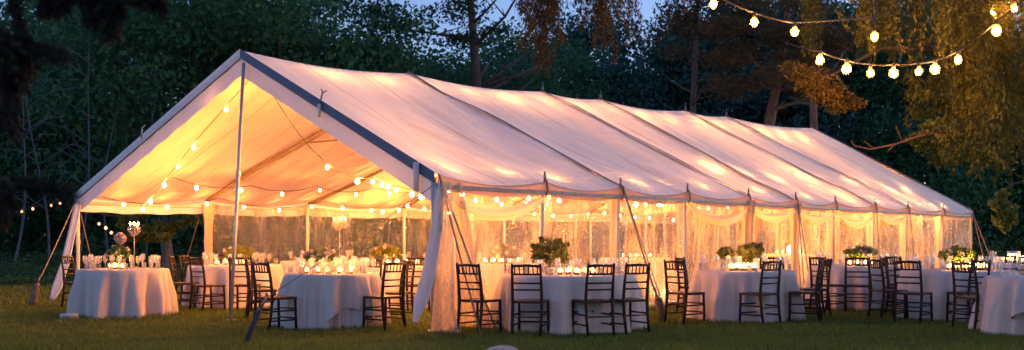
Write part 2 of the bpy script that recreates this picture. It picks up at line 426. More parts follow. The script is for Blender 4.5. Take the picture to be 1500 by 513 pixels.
def roof_mesh():
    b = MB(); uvs = []
    NU, NV = 240, 44
    for side in (1, -1):
        b.grid(lambda u, v: roof_pt(side, u, v), NU, NV)
        for i in range(NU+1):
            for j in range(NV+1): uvs.append((i/NU*24 + (0 if side > 0 else 40.37), j/NV*6.2))
    # back hip end
    def hip(u, v):
        e = BL.lerp(BR, u); e = Vector((e.x, e.y, e.z + .05 - .1*abs(math.sin(u*3*math.pi))))
        p = RB.lerp(e, v); p.z -= .1*math.sin(math.pi*v)*math.sin(math.pi*u); return p
    b.grid(hip, 40, 20)
    for i in range(41):
        for j in range(21): uvs.append((i/40*11 + 80, j/20*6.2))
    me = bpy.data.meshes.new('roof_canopy'); me.from_pydata(b.v, [], b.f); me.materials.append(M['roof'])
    me.update()
    nf = 240*44
    for i_, p_ in enumerate(me.polygons):
        if p_.normal.z < 0: p_.flip()
    uv = me.uv_layers.new(name='UVMap')
    li = np.zeros(len(me.loops), dtype=np.int32); me.loops.foreach_get('vertex_index', li)
    uv.data.foreach_set('uv', np.array(uvs, dtype=np.float32)[li].ravel())
    me.polygons.foreach_set('use_smooth', [True]*len(me.polygons)); me.update()
    return me
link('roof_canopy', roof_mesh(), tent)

# straps over the roof along each rafter line
UPN = Vector((0, 0, 1))
along = (BR - FR); along.z = 0; along.normalize()
gab = (FR - FL); gab.z = 0; gab.normalize()
outn = Vector((along.y, -along.x, 0))                   # outwards from the right eave
for i, k in enumerate(KS[1:-1]):
    for side in (1, -1):
        b = MB()
        def fn(u, v, k=k, side=side):
            p = roof_pt(side, k, v); wv = (u-.5)*.13
            return p + along*wv + Vector((0, 0, .022))
        b.grid(fn, 2, 30); b.build('roof_strap', M['strap'], tent)
# hip cords
b = MB(); b.tube([RB + Vector((0,0,.02)), BR + Vector((0,0,.08))], .025, 6); b.build('roof_strap', M['strap'], tent)
# small ridge pins
for k in (.374, .476, .652, .751):
    p = ridge(k); b = MB(); b.tube([p, p+Vector((0,0,.14))], [.03,.022], 8); b.tube([p+Vector((0,0,.14)), p+Vector((.01,0,.22))], [.012,.008], 6)
    b.build('ridge_pin', M['steel'], tent)

# frame inside: ridge beam, rafters, purlins, eave beams, poles
b = MB(); b.tube([RF.lerp(RB, t) - Vector((0,0,.16)) for t in np.linspace(0, 1, 12)], .04, 8); b.build('ridge_beam', M['timber'], tent)
for i, k in enumerate(KS[:-1]):
    for side in (1, -1):
        b = MB(); b.tube([roof_pt(side, k, v) - Vector((0,0,.075 if k else .10)) for v in (.01,.25,.5,.75,.985)], .042, 8)
        b.build('rafter', M['timber'], tent)
for side in (1, -1):
    a, e = (FR, BR) if side > 0 else (FL, BL)
    b = MB(); b.tube([a.lerp(e, t) - Vector((0,0,.12)) for t in (0,.5,1)], .035, 8); b.build('eave_beam', M['pole'], tent)
b = MB(); b.tube([BL-Vector((0,0,.12)), BR-Vector((0,0,.12))], .035, 8); b.build('eave_beam', M['pole'], tent)
# collar ties seen in the gable
for k in (.182, .374, .476):
    l = roof_pt(-1, k, .45); r = roof_pt(1, k, .45)
    b = MB(); b.tube([l-Vector((0,0,.12)), r-Vector((0,0,.12))], .022, 6); b.build('collar_tie', M['timber'], tent)
def pole(p, r=.04, mat='pole', name='tent_pole', lean=None):
    b = MB(); base = lean or Vector((p.x, p.y, 0))
    b.tube([base, base.lerp(p, .5), p], r, 10); b.lathe([(.0,.012),(r*2.4,.012),(r*2.4,0)], 10, base)
    b.lathe([(r*1.25, -.05), (r*1.25, .05)], 10, base.lerp(p, .55))
    return b.build(name, M[mat], tent)
for t in POLES_R: pole(eave(1, t) - Vector((0,0,.05)) - outn*.06)
for t in POLES_L: pole(eave(-1, t) - Vector((0,0,.05)) + outn*.06)
for q in (.33, .66): pole(BL.lerp(BR, q) - Vector((0,0,.05)))
# tall slim pole in the middle of the open gable
pole(P(357, 93, 17.0), .03, 'alu', 'gable_pole', PX(338, 15.7))
# inner ridge poles
for k in (.374, .652): pole(RF.lerp(RB, k) - Vector((0,0,.2)), .045, 'pole', 'ridge_pole')

# gable edge: navy flap above the lavender-white valance, both hanging from the front rafters
def gable_strip(side, z0, z1, off, mat, name, nf=0, amp=0.0):
    b = MB()
    def fn(u, v):
        p = roof_pt(side, 0, u); fwd = -along
        z = lerp(z0, z1, v)
        p = p + fwd*(off + amp*math.sin(u*nf)*v) + Vector((0,0,z))
        return p
    b.grid(fn, 60, 3); return b.build(name, M[mat], tent)
gable_strip(1, .03, -.12, .05, 'navy', 'gable_flap')
gable_strip(-1, .03, -.13, .05, 'gable', 'gable_flap')
gable_strip(1, -.06, -.42, .02, 'gable', 'gable_valance', 60, .012)
gable_strip(-1, -.06, -.42, .02, 'gable', 'gable_valance', 60, .012)
# buckles and ties on the right gable edge
for v in (.47, .93):
    p = roof_pt(1, 0, v) - along*.085
    b = MB(); b.box(p - Vector((0,0,.13 if v < .6 else .18)), (.06 if v < .6 else .10,.02,.2 if v < .6 else .40), Matrix.Rotation(math.atan2(gab.y, gab.x), 3, 'Z'))
    b.build('gable_tie', M['curtain'], tent)
p = roof_pt(1, 0, .47) - along*.08
b = MB(); b.tube([p+Vector((0,0,-.06)), p+Vector((.05,0,.16))], .014, 6); b.tube([p+Vector((.05,0,.14)), p+Vector((.11,0,.17))], .009, 6); b.tube([p+Vector((.05,0,.14)), p+Vector((.02,0,.20))], .009, 6)
b.build('gable_buckle', M['steel'], tent)
p = roof_pt(-1, 0, .53) - along*.08
b = MB(); b.tube([p+Vector((0,0,-.06)), p+Vector((.02,0,.16))], .015, 6); b.tube([p+Vector((.02,0,.14)), p+Vector((.08,0,.2))], .01, 6); b.build('gable_buckle', M['alu'], tent)

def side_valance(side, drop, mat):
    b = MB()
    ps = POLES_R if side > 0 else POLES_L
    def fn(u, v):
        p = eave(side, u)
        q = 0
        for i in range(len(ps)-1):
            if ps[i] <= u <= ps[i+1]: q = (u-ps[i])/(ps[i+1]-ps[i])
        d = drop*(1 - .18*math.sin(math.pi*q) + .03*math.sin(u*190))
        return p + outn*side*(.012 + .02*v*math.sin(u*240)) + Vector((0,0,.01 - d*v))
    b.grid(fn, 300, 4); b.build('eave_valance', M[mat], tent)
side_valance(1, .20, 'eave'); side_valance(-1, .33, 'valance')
b = MB()
b.grid(lambda u, v: BL.lerp(BR, u) + along*.02 + Vector((0,0,.02-.25*v)), 30, 2); b.build('eave_valance', M['valance'], tent)

# clear crinkled side panels, one per bay
def panel(side, t0, t1, seed, zt=-.07):
    b = MB(); rr = random.Random(seed)
    ph = [rr.uniform(0, 6.28) for _ in range(8)]; fr = [rr.uniform(14, 60) for _ in range(4)]
    def fn(u, v):
        p = eave(side, lerp(t0, t1, u)); z = lerp(p.z+zt, .0, v)
        w_ = 0
        for i in range(4): w_ += math.sin(u*fr[i] + ph[i] + math.sin(v*3+ph[i+4])*.6)*(.014 + .024*v)
        w_ += .03*math.sin(u*6+v*5+ph[0])*math.sin(v*7+ph[1])
        e = min(1, u*12, (1-u)*12)
        q = p - outn*side*(.02 + .035) + outn*w_*e; q.z = z; return q
    b.grid(fn, 60, 24); return b.build('clear_panel', M['vinyl'], tent)
for i in range(len(POLES_R)-1): panel(1, POLES_R[i]+.001, POLES_R[i+1]-.001, i)
for i in range(1, len(POLES_L)-1): panel(-1, POLES_L[i]+.001, POLES_L[i+1]-.001, 50+i)
b = MB()
b.grid(lambda u, v: BL.lerp(BR, u) - Vector((0,0,.1)) + along*(.03*math.sin(u*60)) - Vector((0,0,1.97*v)), 60, 10); b.build('clear_panel', M['vinyl'], tent)

# gathered curtains: pleated tubes along a path
def gather(pts, widths, nf, mat, name, depth=.55, seed=0):
    b = MB(); rr = random.Random(seed); pts = [Vector(p) for p in pts]; n = 72
    ph = rr.uniform(0, 6)
    rows = []
    M_ = 40
    xs = np.linspace(0, 1, len(pts))
    for i in range(M_+1):
        s = i/M_
        p = Vector([float(np.interp(s, xs, [q[a] for q in pts])) for a in range(3)]); wd = float(np.interp(s, xs, widths))
        for k in range(n):
            a = 2*math.pi*k/n
            r = wd*.5*(1 + .22*math.sin(nf*a+ph+s*1.2) + .10*math.sin((nf*2+1)*a+ph*2+s*2))
            b.v.append(tuple(p + gab*math.cos(a)*r + along*math.sin(a)*r*depth))
    for i in range(M_):
        for k in range(n):
            k2 = (k+1) % n
            b.f.append((i*n+k, i*n+k2, (i+1)*n+k2, (i+1)*n+k))
    return b.build(name, M[mat], tent)
# pale curtain tail blown out from the left corner
gather([P(116,292,21.5), P(108,330,21.3), P(96,385,21.0), P(84,420,20.8), P(74,446,20.6)], [.22,.26,.30,.36,.12], 4, 'curtain', 'corner_curtain', .4, 1)
# right corner: pale curtain tail and gathered vinyl
gather([P(644,268,13.9), P(640,330,13.8), P(628,400,13.7), P(617,440,13.6), P(608,472,13.55)], [.13,.17,.20,.22,.07], 4, 'curtain', 'corner_curtain', .4, 2)
gather([P(655,266,13.8), P(653,330,13.75), P(652,400,13.7), P(650,450,13.6), P(653,486,13.55)], [.16,.24,.30,.34,.46], 6, 'vinyl_gather', 'gathered_panel', .5, 3)
gather([P(668,268,14.3), P(675,330,14.3), P(682,400,14.3), P(688,440,14.2), P(692,478,14.2)], [.16,.30,.42,.5,.62], 7, 'vinyl_gather', 'gathered_panel', .35, 4)
# cloth wrapped round some poles
for side, t, wd in ((-1, .114, .26), (1, .168, .14), (1, .254, .16), (1, .350, .26), (1, .440, .24), (1, .529, .16), (1, .635, .16), (1, .738, .2), (1, .871, .22)):
    p = eave(side, t) - Vector((0,0,.1)) - outn*side*(.16 if side < 0 else .02 if t in (.350, .440) else .15)
    gather([p, p-Vector((0,0,.5)), Vector((p.x, p.y, .9)), Vector((p.x, p.y, .02))], [wd*1.3, wd*.8, wd*.75, wd*1.2], 5, 'swag', 'pole_curtain', .7, int(t*100))
# swags of cloth under the right eave
def swag(side, t0, t1, sag, seed):
    b = MB()
    def fn(u, v):
        p = eave(side, lerp(t0, t1, u)) + outn*side*.035
        s = 4*u*(1-u)
        wd = .07 + .14*s
        z = 2.0 - .10 - sag*s - wd*v
        return Vector((p.x, p.y, z)) + outn*side*(.02*math.sin(v*9+u*6+seed) + .05*math.sin(v*math.pi)*s)
    b.grid(fn, 40, 8); return b.build('swag_drape', M['swag'], tent)
for i, (t0, t1, sg) in enumerate([(.005,.086,.18), (.257,.347,.20), (.353,.437,.12), (.444,.526,.12), (.532,.632,.22), (.64,.735,.1)]): swag(1, t0, t1, sg, i)

# guy ropes and their stakes
def rope(a, b_, r=.011, sag=.02):
    b = MB(); b.tube([Vector(a).lerp(Vector(b_), t) - Vector((0,0,sag*4*t*(1-t))) for t in np.linspace(0, 1, 7)], r, 6)
    return b.build('guy_rope', M['rope'], tent)
def stake_at(p, top_off, label, scale=1.0, mat='sack'):
    """wrapped tent stake leaning towards its rope"""
    e = empty('tent_stake', p, 0, label, 'stake')
    t = Vector(top_off)
    b = MB(); b.tube([(0,0,-.05), t*.35, t*.7, t*.92], [.075*scale, .062*scale, .066*scale, .03*scale], 9, flat=.7)
    b.build('wrap', M[mat], e)
    b = MB(); b.tube([t*.85, t*1.15], [.02, .014], 8); b.ball(t*1.16, .024, 8, 6); b.build('peg', M['steel'], e)
    b = MB(); b.tube([t*.74 + Vector((-.06*scale,0,0)), t*.8 + Vector((0,-.06*scale,.02)), t*.74 + Vector((.06*scale,0,0)), t*.70 + Vector((0,.06*scale,0)), t*.74 + Vector((-.06*scale,0,0))], .014, 6)
    b.build('webbing', M['rope'], e); return e
sp = PX(45, 18.6); stake_at(sp, (.12, .05, .48), 'brown wrapped tent stake on the grass beside the blown-out corner curtain')
rope(P(113,290,21.6), sp + Vector((.14,.05,.5)))
sp = P(358, 508, 12.2); sp.z = 0; stake_at(sp, (.17, .25, .50), 'dark wrapped tent stake nearest the open gable, low in the grass', .5, 'wrap_dark')
rope(sp + Vector((.19,.28,.54)), P(640,268,13.8), .006)
sp = PX(972, 15.5); stake_at(sp, (-.10, .12, .42), 'brown wrapped tent stake at the foot of two guy ropes beside the front round table', .85)
top = eave(1, .168) + outn*.05
rope(top, sp + Vector((-.12,.14,.46)), .016); rope(top, sp + Vector((.05,.3,.2)), .010)
for t, px, d, y in ((.0, 728, 13.7, 470), (.0, 705, 13.2, 480), (.089, 800, 15.2, 455), (.44, 1192, 19.0, 440), (.44, 1180, 19.5, 440), (.635, 1290, 22, 430), (.738, 1345, 24, 430), (.35, 1130, 17.6, 445)):
    if t == .089 or t == .35: continue
    rope(eave(1, t) + outn*.04, PX(px, d), .012)
rope(BR, PX(1462, 33.0), .02); rope(BR, PX(1448, 31.5), .016)
rope(eave(-1, .0), PX(145, 23.5), .012); rope(eave(-1,.114), PX(262, 27), .012)
# eave tie knots on the right
for t in POLES_R[1:-1]:
    p = eave(1, t); b = MB(); b.tube([p+Vector((0,0,.0)), p+Vector((0,0,.16))], [.022,.014], 6); b.tube([p+outn*.03+Vector((0,0,.03)), p+outn*.06-Vector((0,0,.14)), p+outn*.05-along*.05-Vector((0,0,.22))], .016, 6)
    b.build('eave_tie', M['rope'], tent)

# ------------------------------------------------------------------ string lights
def bulb_mesh(name, r, mat):
    b = MB(); b.lathe([(.001,-r*1.15),(r*.55,-r*.98),(r*.9,-r*.5),(r,0),(r*.88,r*.5),(r*.5,r*.95),(r*.3,r*1.15)], 18)
    return b.mesh(name, M[mat])
def socket_mesh(r):
    b = MB(); b.lathe([(r*.34,r*1.1),(r*.42,r*1.15),(r*.42,r*1.9),(r*.2,r*2.1),(.001,r*2.1)], 8); return b.mesh('socket', M['socket'])
BM = {'mid': bulb_mesh('bulb', .034, 'bulb_mid'), 'in': bulb_mesh('bulb', .034, 'bulb'), 'out': bulb_mesh('bulb', .038, 'envelope'), 'far': bulb_mesh('bulb', .036, 'bulb_far')}
SM = {'mid': socket_mesh(.034), 'in': socket_mesh(.034), 'out': socket_mesh(.038), 'far': socket_mesh(.036)}
RB_ = {'mid': .034, 'in': .034, 'out': .038, 'far': .036}
def core_mesh(r):
    b = MB(); b.ball((0,0,-r*.05), r*.66, 16, 10, 1.1); return b.mesh('filament', M['bulb_out'])
COREM = core_mesh(.038)
def strand(anchors, n, sag, label, kind='in', group=None, at=None, cable=.008):
    """cable through anchors, sagging between them, bulbs hanging evenly (or at given fractions)"""
    anchors = [Vector(a) for a in anchors]
    e = empty('string_lights', anchors[0], 0, label, 'string lights', group)
    o = anchors[0]; pts = []
    for i in range(len(anchors)-1):
        a, b_ = anchors[i], anchors[i+1]
        for t in np.linspace(0, 1, 13 if len(anchors) < 30 else 2)[(1 if i else 0):]:
            pts.append(a.lerp(b_, t) - Vector((0,0,sag*4*t*(1-t))) - o)
    b = MB(); b.tube(pts, cable, 5); b.build('cable', M['cable'], e)
    seg = [0]
    for i in range(len(pts)-1): seg.append(seg[-1] + (pts[i+1]-pts[i]).length)
    fr = at if at is not None else [(i+.5)/n for i in range(n)]
    for f in fr:
        s = f*seg[-1]
        p = Vector([float(np.interp(s, seg, [q[a] for q in pts])) for a in range(3)])
        r = RB_[kind]
        bo = link('bulb', BM[kind], e, p - Vector((0,0,r*2.0)))
        q_ = random.uniform(.82, 1.16); bo.scale = (q_, q_, q_*random.uniform(.95, 1.12))
        if kind == 'out': link('filament', COREM, bo)
        if kind != 'far': link('socket', SM[kind], bo)
    return e
def in_eave(side, t, inset, drop):
    k = interp(t, TR if side > 0 else TL, KS)
    p = roof_pt(side, k, 1-inset); return p - Vector((0,0,drop))
strand([in_eave(-1, t, .09, .18) for t in (.01,.06,.114,.17,.225,.29,.354,.44,.52,.61,.70,.85)], 22, .05, 'row of warm bulbs strung along the left eave inside the tent')
strand([in_eave(1, t, .15, .075) for t in np.linspace(.01,.98,60)], 20, .0, 'row of warm bulbs strung along the clear-panelled right eave inside the tent')
strand([RF + Vector((.1,.35,-.35)), P(288,205,18.6), P(228,282,20.2), P(208,303,20.8)], 0, .0, 'strand of bulbs running down from the tent peak towards the left corner', kind='mid', at=[.18,.42,.58,.74,.9,.99])
strand([RF + Vector((.25,.4,-.4)), P(447,208,17.8), P(500,254,18.0), P(550,260,17.4), P(625,282,15.0)], 0, .04, 'strand of bulbs running down from the tent peak towards the right corner', kind='mid', at=[.32,.45,.52,.60,.66,.74,.88,.96])
def inside_pt(k, v, drop, side): return roof_pt(side, k, v) - Vector((0,0,drop))
strand([inside_pt(.42, .9, .3, -1), inside_pt(.42, .5, .5, -1), inside_pt(.42, .1, .45, -1), inside_pt(.42, .5, .5, 1), inside_pt(.42, .9, .3, 1)], 12, .12, 'first row of bulbs strung across the tent from eave to eave', 'mid')
strand([inside_pt(.65, .9, .3, -1), inside_pt(.65, .5, .5, -1), inside_pt(.65, .1, .45, -1), inside_pt(.65, .5, .5, 1), inside_pt(.65, .9, .3, 1)], 12, .12, 'second row of bulbs strung across the tent from eave to eave', 'mid')
strand([inside_pt(.9, .9, .3, -1), inside_pt(.9, .5, .5, -1), inside_pt(.9, .1, .45, -1), inside_pt(.9, .5, .5, 1), inside_pt(.9, .9, .3, 1)], 12, .12, 'row of bulbs strung across the far end of the tent', 'mid')

strand([roof_pt(1, k, .62) - Vector((0,0,.10)) for k in np.linspace(.42,.98,40)], 9, .0, 'row of bulbs high under the right roof slope in the far half of the tent', 'mid')

strand([RF.lerp(RB, k) - Vector((0,0,.42)) for k in np.linspace(.05,.97,9)], 16, .05, 'added row of bulbs under the ridge, lighting the ceiling down the tent', 'mid')  # bulbs added along the ridge to even out light on the upper ceiling

strand([inside_pt(k, .72, .42 + .12*(i % 2), 1) for i, k in enumerate(np.linspace(.06,.96,12))], 27, .10, 'strand of bulbs looped below the right roof slope along the tent')
strand([inside_pt(k, .62, .34 + .16*(i % 2), -1) for i, k in enumerate(np.linspace(.05,.95,10))], 21, .12, 'strand of bulbs looped below the left roof slope along the tent')

# outdoor strands, upper right
def strand_px(pxs, d0, d1, label, kind, cable=.007, group=None, ends=None):
    n = len(pxs)
    pts = [P(x, y - (RB_[kind]*2)*F/lerp(d0, d1, i/max(1,n-1)), lerp(d0, d1, i/max(1,n-1))) for i, (x, y) in enumerate(pxs)]
    ends = ends or (pts[0]*2-pts[1], pts[-1]*2-pts[-2])
    full = [ends[0]] + pts + [ends[1]]
    L = [0]
    for i in range(len(full)-1): L.append(L[-1] + (full[i+1]-full[i]).length)
    return strand(full, 0, .012, label, kind, group, [x/L[-1] for x in L[1:-1]], cable)
strand_px([(1045,6),(1105,33),(1164,47)], 7.6, 8.2, 'upper strand of big warm globe bulbs under the overhanging tree', 'out', ends=(P(980,-45,7.4), P(1320,20,9.0)))
strand_px([(1201,88),(1240,101),(1275,107),(1309,107),(1346,105),(1370,101),(1404,87),(1460,45)], 8.6, 8.4, 'lower sagging strand of big warm globe bulbs under the overhanging tree', 'out', ends=(P(1150,62,8.9), P(1520,-20,8.4)))
strand_px([(1281,54)], 8.3, 8.3, 'single globe bulb hanging alone between the two outdoor strands', 'out', ends=(P(1275,-20,8.4), P(1290,-30,8.3)))
strand_px([(1455,18),(1485,12)], 9.6, 9.8, 'short strand of two bulbs half hidden in the drooping foliage', 'out', ends=(P(1440,-20,9.6), P(1530,-10,9.8)))
strand_px([(8,314),(32,310),(48,306),(75,301),(88,298)], 33, 30, 'distant strand of small reddish bulbs left of the tent', 'far', .012)
strand_px([(145,328),(155,334),(163,341),(172,346)], 27, 27, 'short distant strand of bulbs seen under the left eave', 'far', .01, ends=(P(135,318,27), P(185,342,27)))

# ------------------------------------------------------------------ round tables under floor-length cloths
def tablecloth_mesh(Rt, flare, seed, lift=None):
    rr = random.Random(seed); b = MB(); n = 144
    fs = [(rr.randint(7, 10), rr.uniform(0, 6.28), 1.0), (rr.randint(13, 17), rr.uniform(0, 6.28), .7), (rr.randint(21, 27), rr.uniform(0, 6.28), .3)]
    prof = [(0, .752), (.4, .753), (.8, .752), (.96, .751), (.99, .748)]
    rows = [(r*Rt, z, 0) for r, z in prof]
    for i in range(1, 19):
        s = i/18; rows.append((Rt*1.0 + flare*(s**.85), lerp(.742, -.01, s), s))
    for r, z, s in rows:
        for k in range(n):
            a = 2*math.pi*k/n
            f = 0
            for c, p, am in fs:
                q = math.sin(c*a + p + .5*math.sin(2*a+p)); f += am*(2*abs(math.sin((c*a + p)/2 + .25*math.sin(2*a+p))) - 1.27)
            f += .12*math.sin(31*a + s*3)
            rad = r + f*.060*min(1, s*1.8)**.9*(1 + .6*s)
            zz = z
            if lift and s > 0:
                da = (a - lift[0] + math.pi) % (2*math.pi) - math.pi
                zz = z + lift[1]*s*max(0, math.cos(da/lift[2]*math.pi/2) if abs(da) < lift[2] else 0)
            b.v.append((rad*math.cos(a), rad*math.sin(a), zz))
    m = len(rows)
    for i in range(m-1):
        for k in range(n):
            k2 = (k+1) % n; b.f.append((i*n+k, i*n+k2, (i+1)*n+k2, (i+1)*n+k))
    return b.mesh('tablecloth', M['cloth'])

TABLES = {}
def table(key, px, Y, Rt, flare, label, seed, lift=None, under=False):
    x = (px-750)*Y/F
    o = link('tablecloth', tablecloth_mesh(Rt, flare, seed, lift), None, (x, Y, 0))
    tag(o, label, 'tablecloth', 'white cloths covering the round tables')
    TABLES[key] = (x, Y, Rt)
    if under:   # shorter square topper laid over, and the under-cloth showing where the hem is lifted
        u = link('under_cloth', tablecloth_mesh(Rt*.93, flare*.8, seed+9), o)
    return o
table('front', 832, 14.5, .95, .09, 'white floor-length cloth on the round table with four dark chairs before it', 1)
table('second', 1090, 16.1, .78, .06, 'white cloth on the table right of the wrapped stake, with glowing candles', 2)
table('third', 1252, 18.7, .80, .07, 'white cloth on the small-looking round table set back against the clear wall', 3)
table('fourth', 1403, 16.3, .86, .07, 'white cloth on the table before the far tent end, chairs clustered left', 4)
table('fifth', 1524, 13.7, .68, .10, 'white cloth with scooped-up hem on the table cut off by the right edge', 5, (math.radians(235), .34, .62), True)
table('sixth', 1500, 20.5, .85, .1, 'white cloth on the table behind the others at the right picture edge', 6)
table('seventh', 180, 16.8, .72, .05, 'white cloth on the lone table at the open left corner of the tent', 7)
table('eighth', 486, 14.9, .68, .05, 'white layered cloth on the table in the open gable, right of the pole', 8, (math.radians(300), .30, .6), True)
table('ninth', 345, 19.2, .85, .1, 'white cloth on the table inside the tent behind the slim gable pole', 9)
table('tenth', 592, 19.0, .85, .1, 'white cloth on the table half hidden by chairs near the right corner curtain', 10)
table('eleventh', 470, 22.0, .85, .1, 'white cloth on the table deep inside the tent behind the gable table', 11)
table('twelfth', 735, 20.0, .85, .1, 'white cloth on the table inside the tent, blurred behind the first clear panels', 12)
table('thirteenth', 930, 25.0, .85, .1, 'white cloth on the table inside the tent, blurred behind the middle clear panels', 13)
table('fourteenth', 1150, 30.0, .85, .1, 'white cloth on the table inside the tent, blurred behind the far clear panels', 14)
ZT = .753

# white roll lying at the foot of the left table
b = MB(); b.tube([(-.12,0,.05),(.14,.02,.05)], .045, 12); o = b.build('fabric_roll', M['cloth']); o.location = PX(100, 15.85)
tag(o, 'small white roll of fabric lying on the grass by the left table', 'fabric roll')

# ------------------------------------------------------------------ table ware
def glass_mesh(kind):
    b = MB()
    if kind == 'stem': b.lathe([(.001,.002),(.034,.003),(.006,.012),(.005,.085),(.022,.105),(.037,.145),(.036,.185),(.030,.215)], 12)
    else: b.lathe([(.001,.003),(.030,.003),(.034,.05),(.037,.105),(.035,.105),(.031,.02),(.001,.014)], 12)
    return b.mesh('wine_glass' if kind == 'stem' else 'tumbler', M['glass'])
GM = {'stem': glass_mesh('stem'), 'tumbler': glass_mesh('tumbler')}
def glasses(key, n, seed, where, a0=0, a1=360, r0=.62, r1=.9, ks=('stem','stem','tumbler')):
    x, y, R = TABLES[key]; rr = random.Random(seed)
    for i in range(n):
        k = ks[i % len(ks)]; a = math.radians(lerp(a0, a1, (i+rr.uniform(.2,.8))/n)); r = R*rr.uniform(r0, r1)
        o = link('wine_glass' if k == 'stem' else 'tumbler', GM[k], None, (x+r*math.cos(a), y+r*math.sin(a), ZT))
        o.scale = (1, 1, rr.uniform(.92, 1.12))
        what = 'clear stemmed glass' if k == 'stem' else 'clear straight tumbler'
        tag(o, f'{what} on {where}', 'glass', f'{what}es on {where}' if k == 'stem' else f'{what}s on {where}')
glasses('front', 34, 1, 'the table ringed by four dark chairs')
glasses('second', 28, 2, 'the table with the row of glowing candles')
glasses('third', 20, 3, 'the set-back table against the clear wall')
glasses('fourth', 34, 4, 'the table before the far end of the tent')
glasses('fifth', 4, 5, 'the table cut off by the right edge', 150, 250, .45, .8, ('stem','stem'))
glasses('sixth', 9, 6, 'the table behind the others at the right edge')
glasses('seventh', 32, 7, 'the lone table at the open left corner')
glasses('eighth', 46, 8, 'the layered table in the open gable')
glasses('ninth', 24, 9, 'the table behind the slim gable pole')
glasses('tenth', 14, 10, 'the table by the right corner curtain')
glasses('eleventh', 14, 11, 'the table deep inside the tent')
glasses('twelfth', 14, 12, 'the table behind the first clear panels')
glasses('thirteenth', 10, 13, 'the table behind the middle clear panels')

def votive_parts():
    a = MB(); a.lathe([(.001,.002),(.032,.002),(.036,.03),(.038,.085),(.036,.085),(.033,.012),(.001,.008)], 12)
    w_ = MB(); w_.lathe([(.001,.009),(.030,.009),(.030,.040),(.001,.042)], 10)
    f = MB(); f.lathe([(.001,.042),(.009,.052),(.011,.062),(.006,.078),(.001,.092)], 8)
    return a.mesh('jar', M['votive']), w_.mesh('wax', M['wax']), f.mesh('flame', M['flame'])
VJ, VW, VF = votive_parts()
def candle(x, y, label, group=None, s=1.0, z=ZT):
    e = empty('votive_candle', (x, y, z), 0, label, 'candle', group); e.scale = (s, s, s)
    link('jar', VJ, e); link('wax', VW, e); link('flame', VF, e)
def candles(key, n, where, spread=.5, front=.42, s=1.15, cx=0.0, seed=0):
    x, y, R = TABLES[key]; rr = random.Random(seed+77)
    for i in range(n):
        t = (i+.5)/n - .5
        candle(x + cx + t*spread, y - front*R + rr.uniform(-.06, .06), f'lit candle in a clear jar on {where}', f'lit candles on {where}', s*rr.uniform(.85, 1.15))
candles('front', 5, 'the table ringed by four dark chairs', .55, .35, 1.1, .10)
candles('second', 5, 'the table right of the big wrapped stake', .40, .45, 1.35, -.10)
candles('third', 4, 'the set-back table against the clear wall', .5, .4, 1.1)
candles('fourth', 6, 'the table before the far end of the tent', .6, .4, 1.3)
candles('sixth', 6, 'the table behind the others at the right edge', .8, .5, 1.5, -.3)
candles('seventh', 3, 'the lone table at the open left corner', .35, .4, 1.0)
candles('eighth', 5, 'the layered table in the open gable', .8, .4, 1.0)
candles('ninth', 4, 'the table behind the slim gable pole', .7, .4, 1.1)
candles('tenth', 4, 'the table by the right corner curtain', .7, .4, 1.1)
candles('eleventh', 4, 'the table deep inside the tent', .7, .4, 1.1)
candles('twelfth', 5, 'the table behind the first clear panels', .8, .4, 1.2)
candles('thirteenth', 5, 'the table behind the middle clear panels', .8, .4, 1.2)
candles('fourteenth', 5, 'the table behind the far clear panels', .8, .4, 1.2)

def blob_pts(centers, rads, n, seed, shell=.55):
    r = np.random.default_rng(seed); C_ = np.array(centers, float); R_ = np.array(rads, float)
    i = r.integers(0, len(C_), n)
    d = unit(r.normal(size=(n,3))); q = r.uniform(shell, 1, n)**.6
    return C_[i] + d*R_[i]*q[:,None]
def arrangement(key, label, w_, h_, mat, seed, blooms=8, dx=0.0, dy=0.0, bowl=.12, lobes=None, bloom_mat='bloom', size=.06):
    x, y, R = TABLES[key]; rr = random.Random(seed); r = np.random.default_rng(seed)
    e = empty('flower_arrangement', (x+dx, y+dy, ZT), 0, label, 'flowers')
    b = MB(); b.lathe([(.001,.0),(.06,.0),(.085,.03),(.095,bowl*.8),(.10,bowl),(.088,bowl),(.06,.05),(.001,.04)], 16); b.build('vase', M['vase'], e)
    cs, rs = [], []
    lobes = lobes or [(-.55,0,.45,.5),(0,-.1,.62,.6),(.5,.05,.5,.52),(.1,.25,.5,.5),(-.2,-.3,.4,.45),(.3,-.3,.42,.42)]
    for lx, ly, lz, lr in lobes:
        cs.append((lx*w_/2, ly*w_/2, bowl + lz*h_)); rs.append((lr*w_*.42, lr*w_*.42, lr*h_*.62))
    pts = blob_pts(cs, rs, 1500, seed, .2)
    pts = pts[pts[:,2] > .03]
    link('foliage', quads_mesh('foliage', leaf_quads(pts, size, r, .55, .1), M[mat]), e)
    st = MB()
    for c in cs: st.tube([(0,0,bowl*.6), (c[0]*.6, c[1]*.6, c[2]*.7), c], .005, 5)
    st.build('stems', M['leaf_table'], e)
    for i in range(blooms):
        c = cs[i % len(cs)]; q = rs[i % len(cs)]
        d = Vector((rr.uniform(-1,1), rr.uniform(-1,.1), rr.uniform(-.1,1))).normalized()
        p = Vector(c) + Vector((d.x*q[0], d.y*q[1], d.z*q[2]))
        n = 60; dd = unit(r.normal(size=(n,3)))*r.uniform(.3,1,n)[:,None]*rr.uniform(.026,.042)
        link('bloom', quads_mesh('bloom', leaf_quads(np.array(p)+dd, .032, r, .9), M[bloom_mat]), e)
    return e
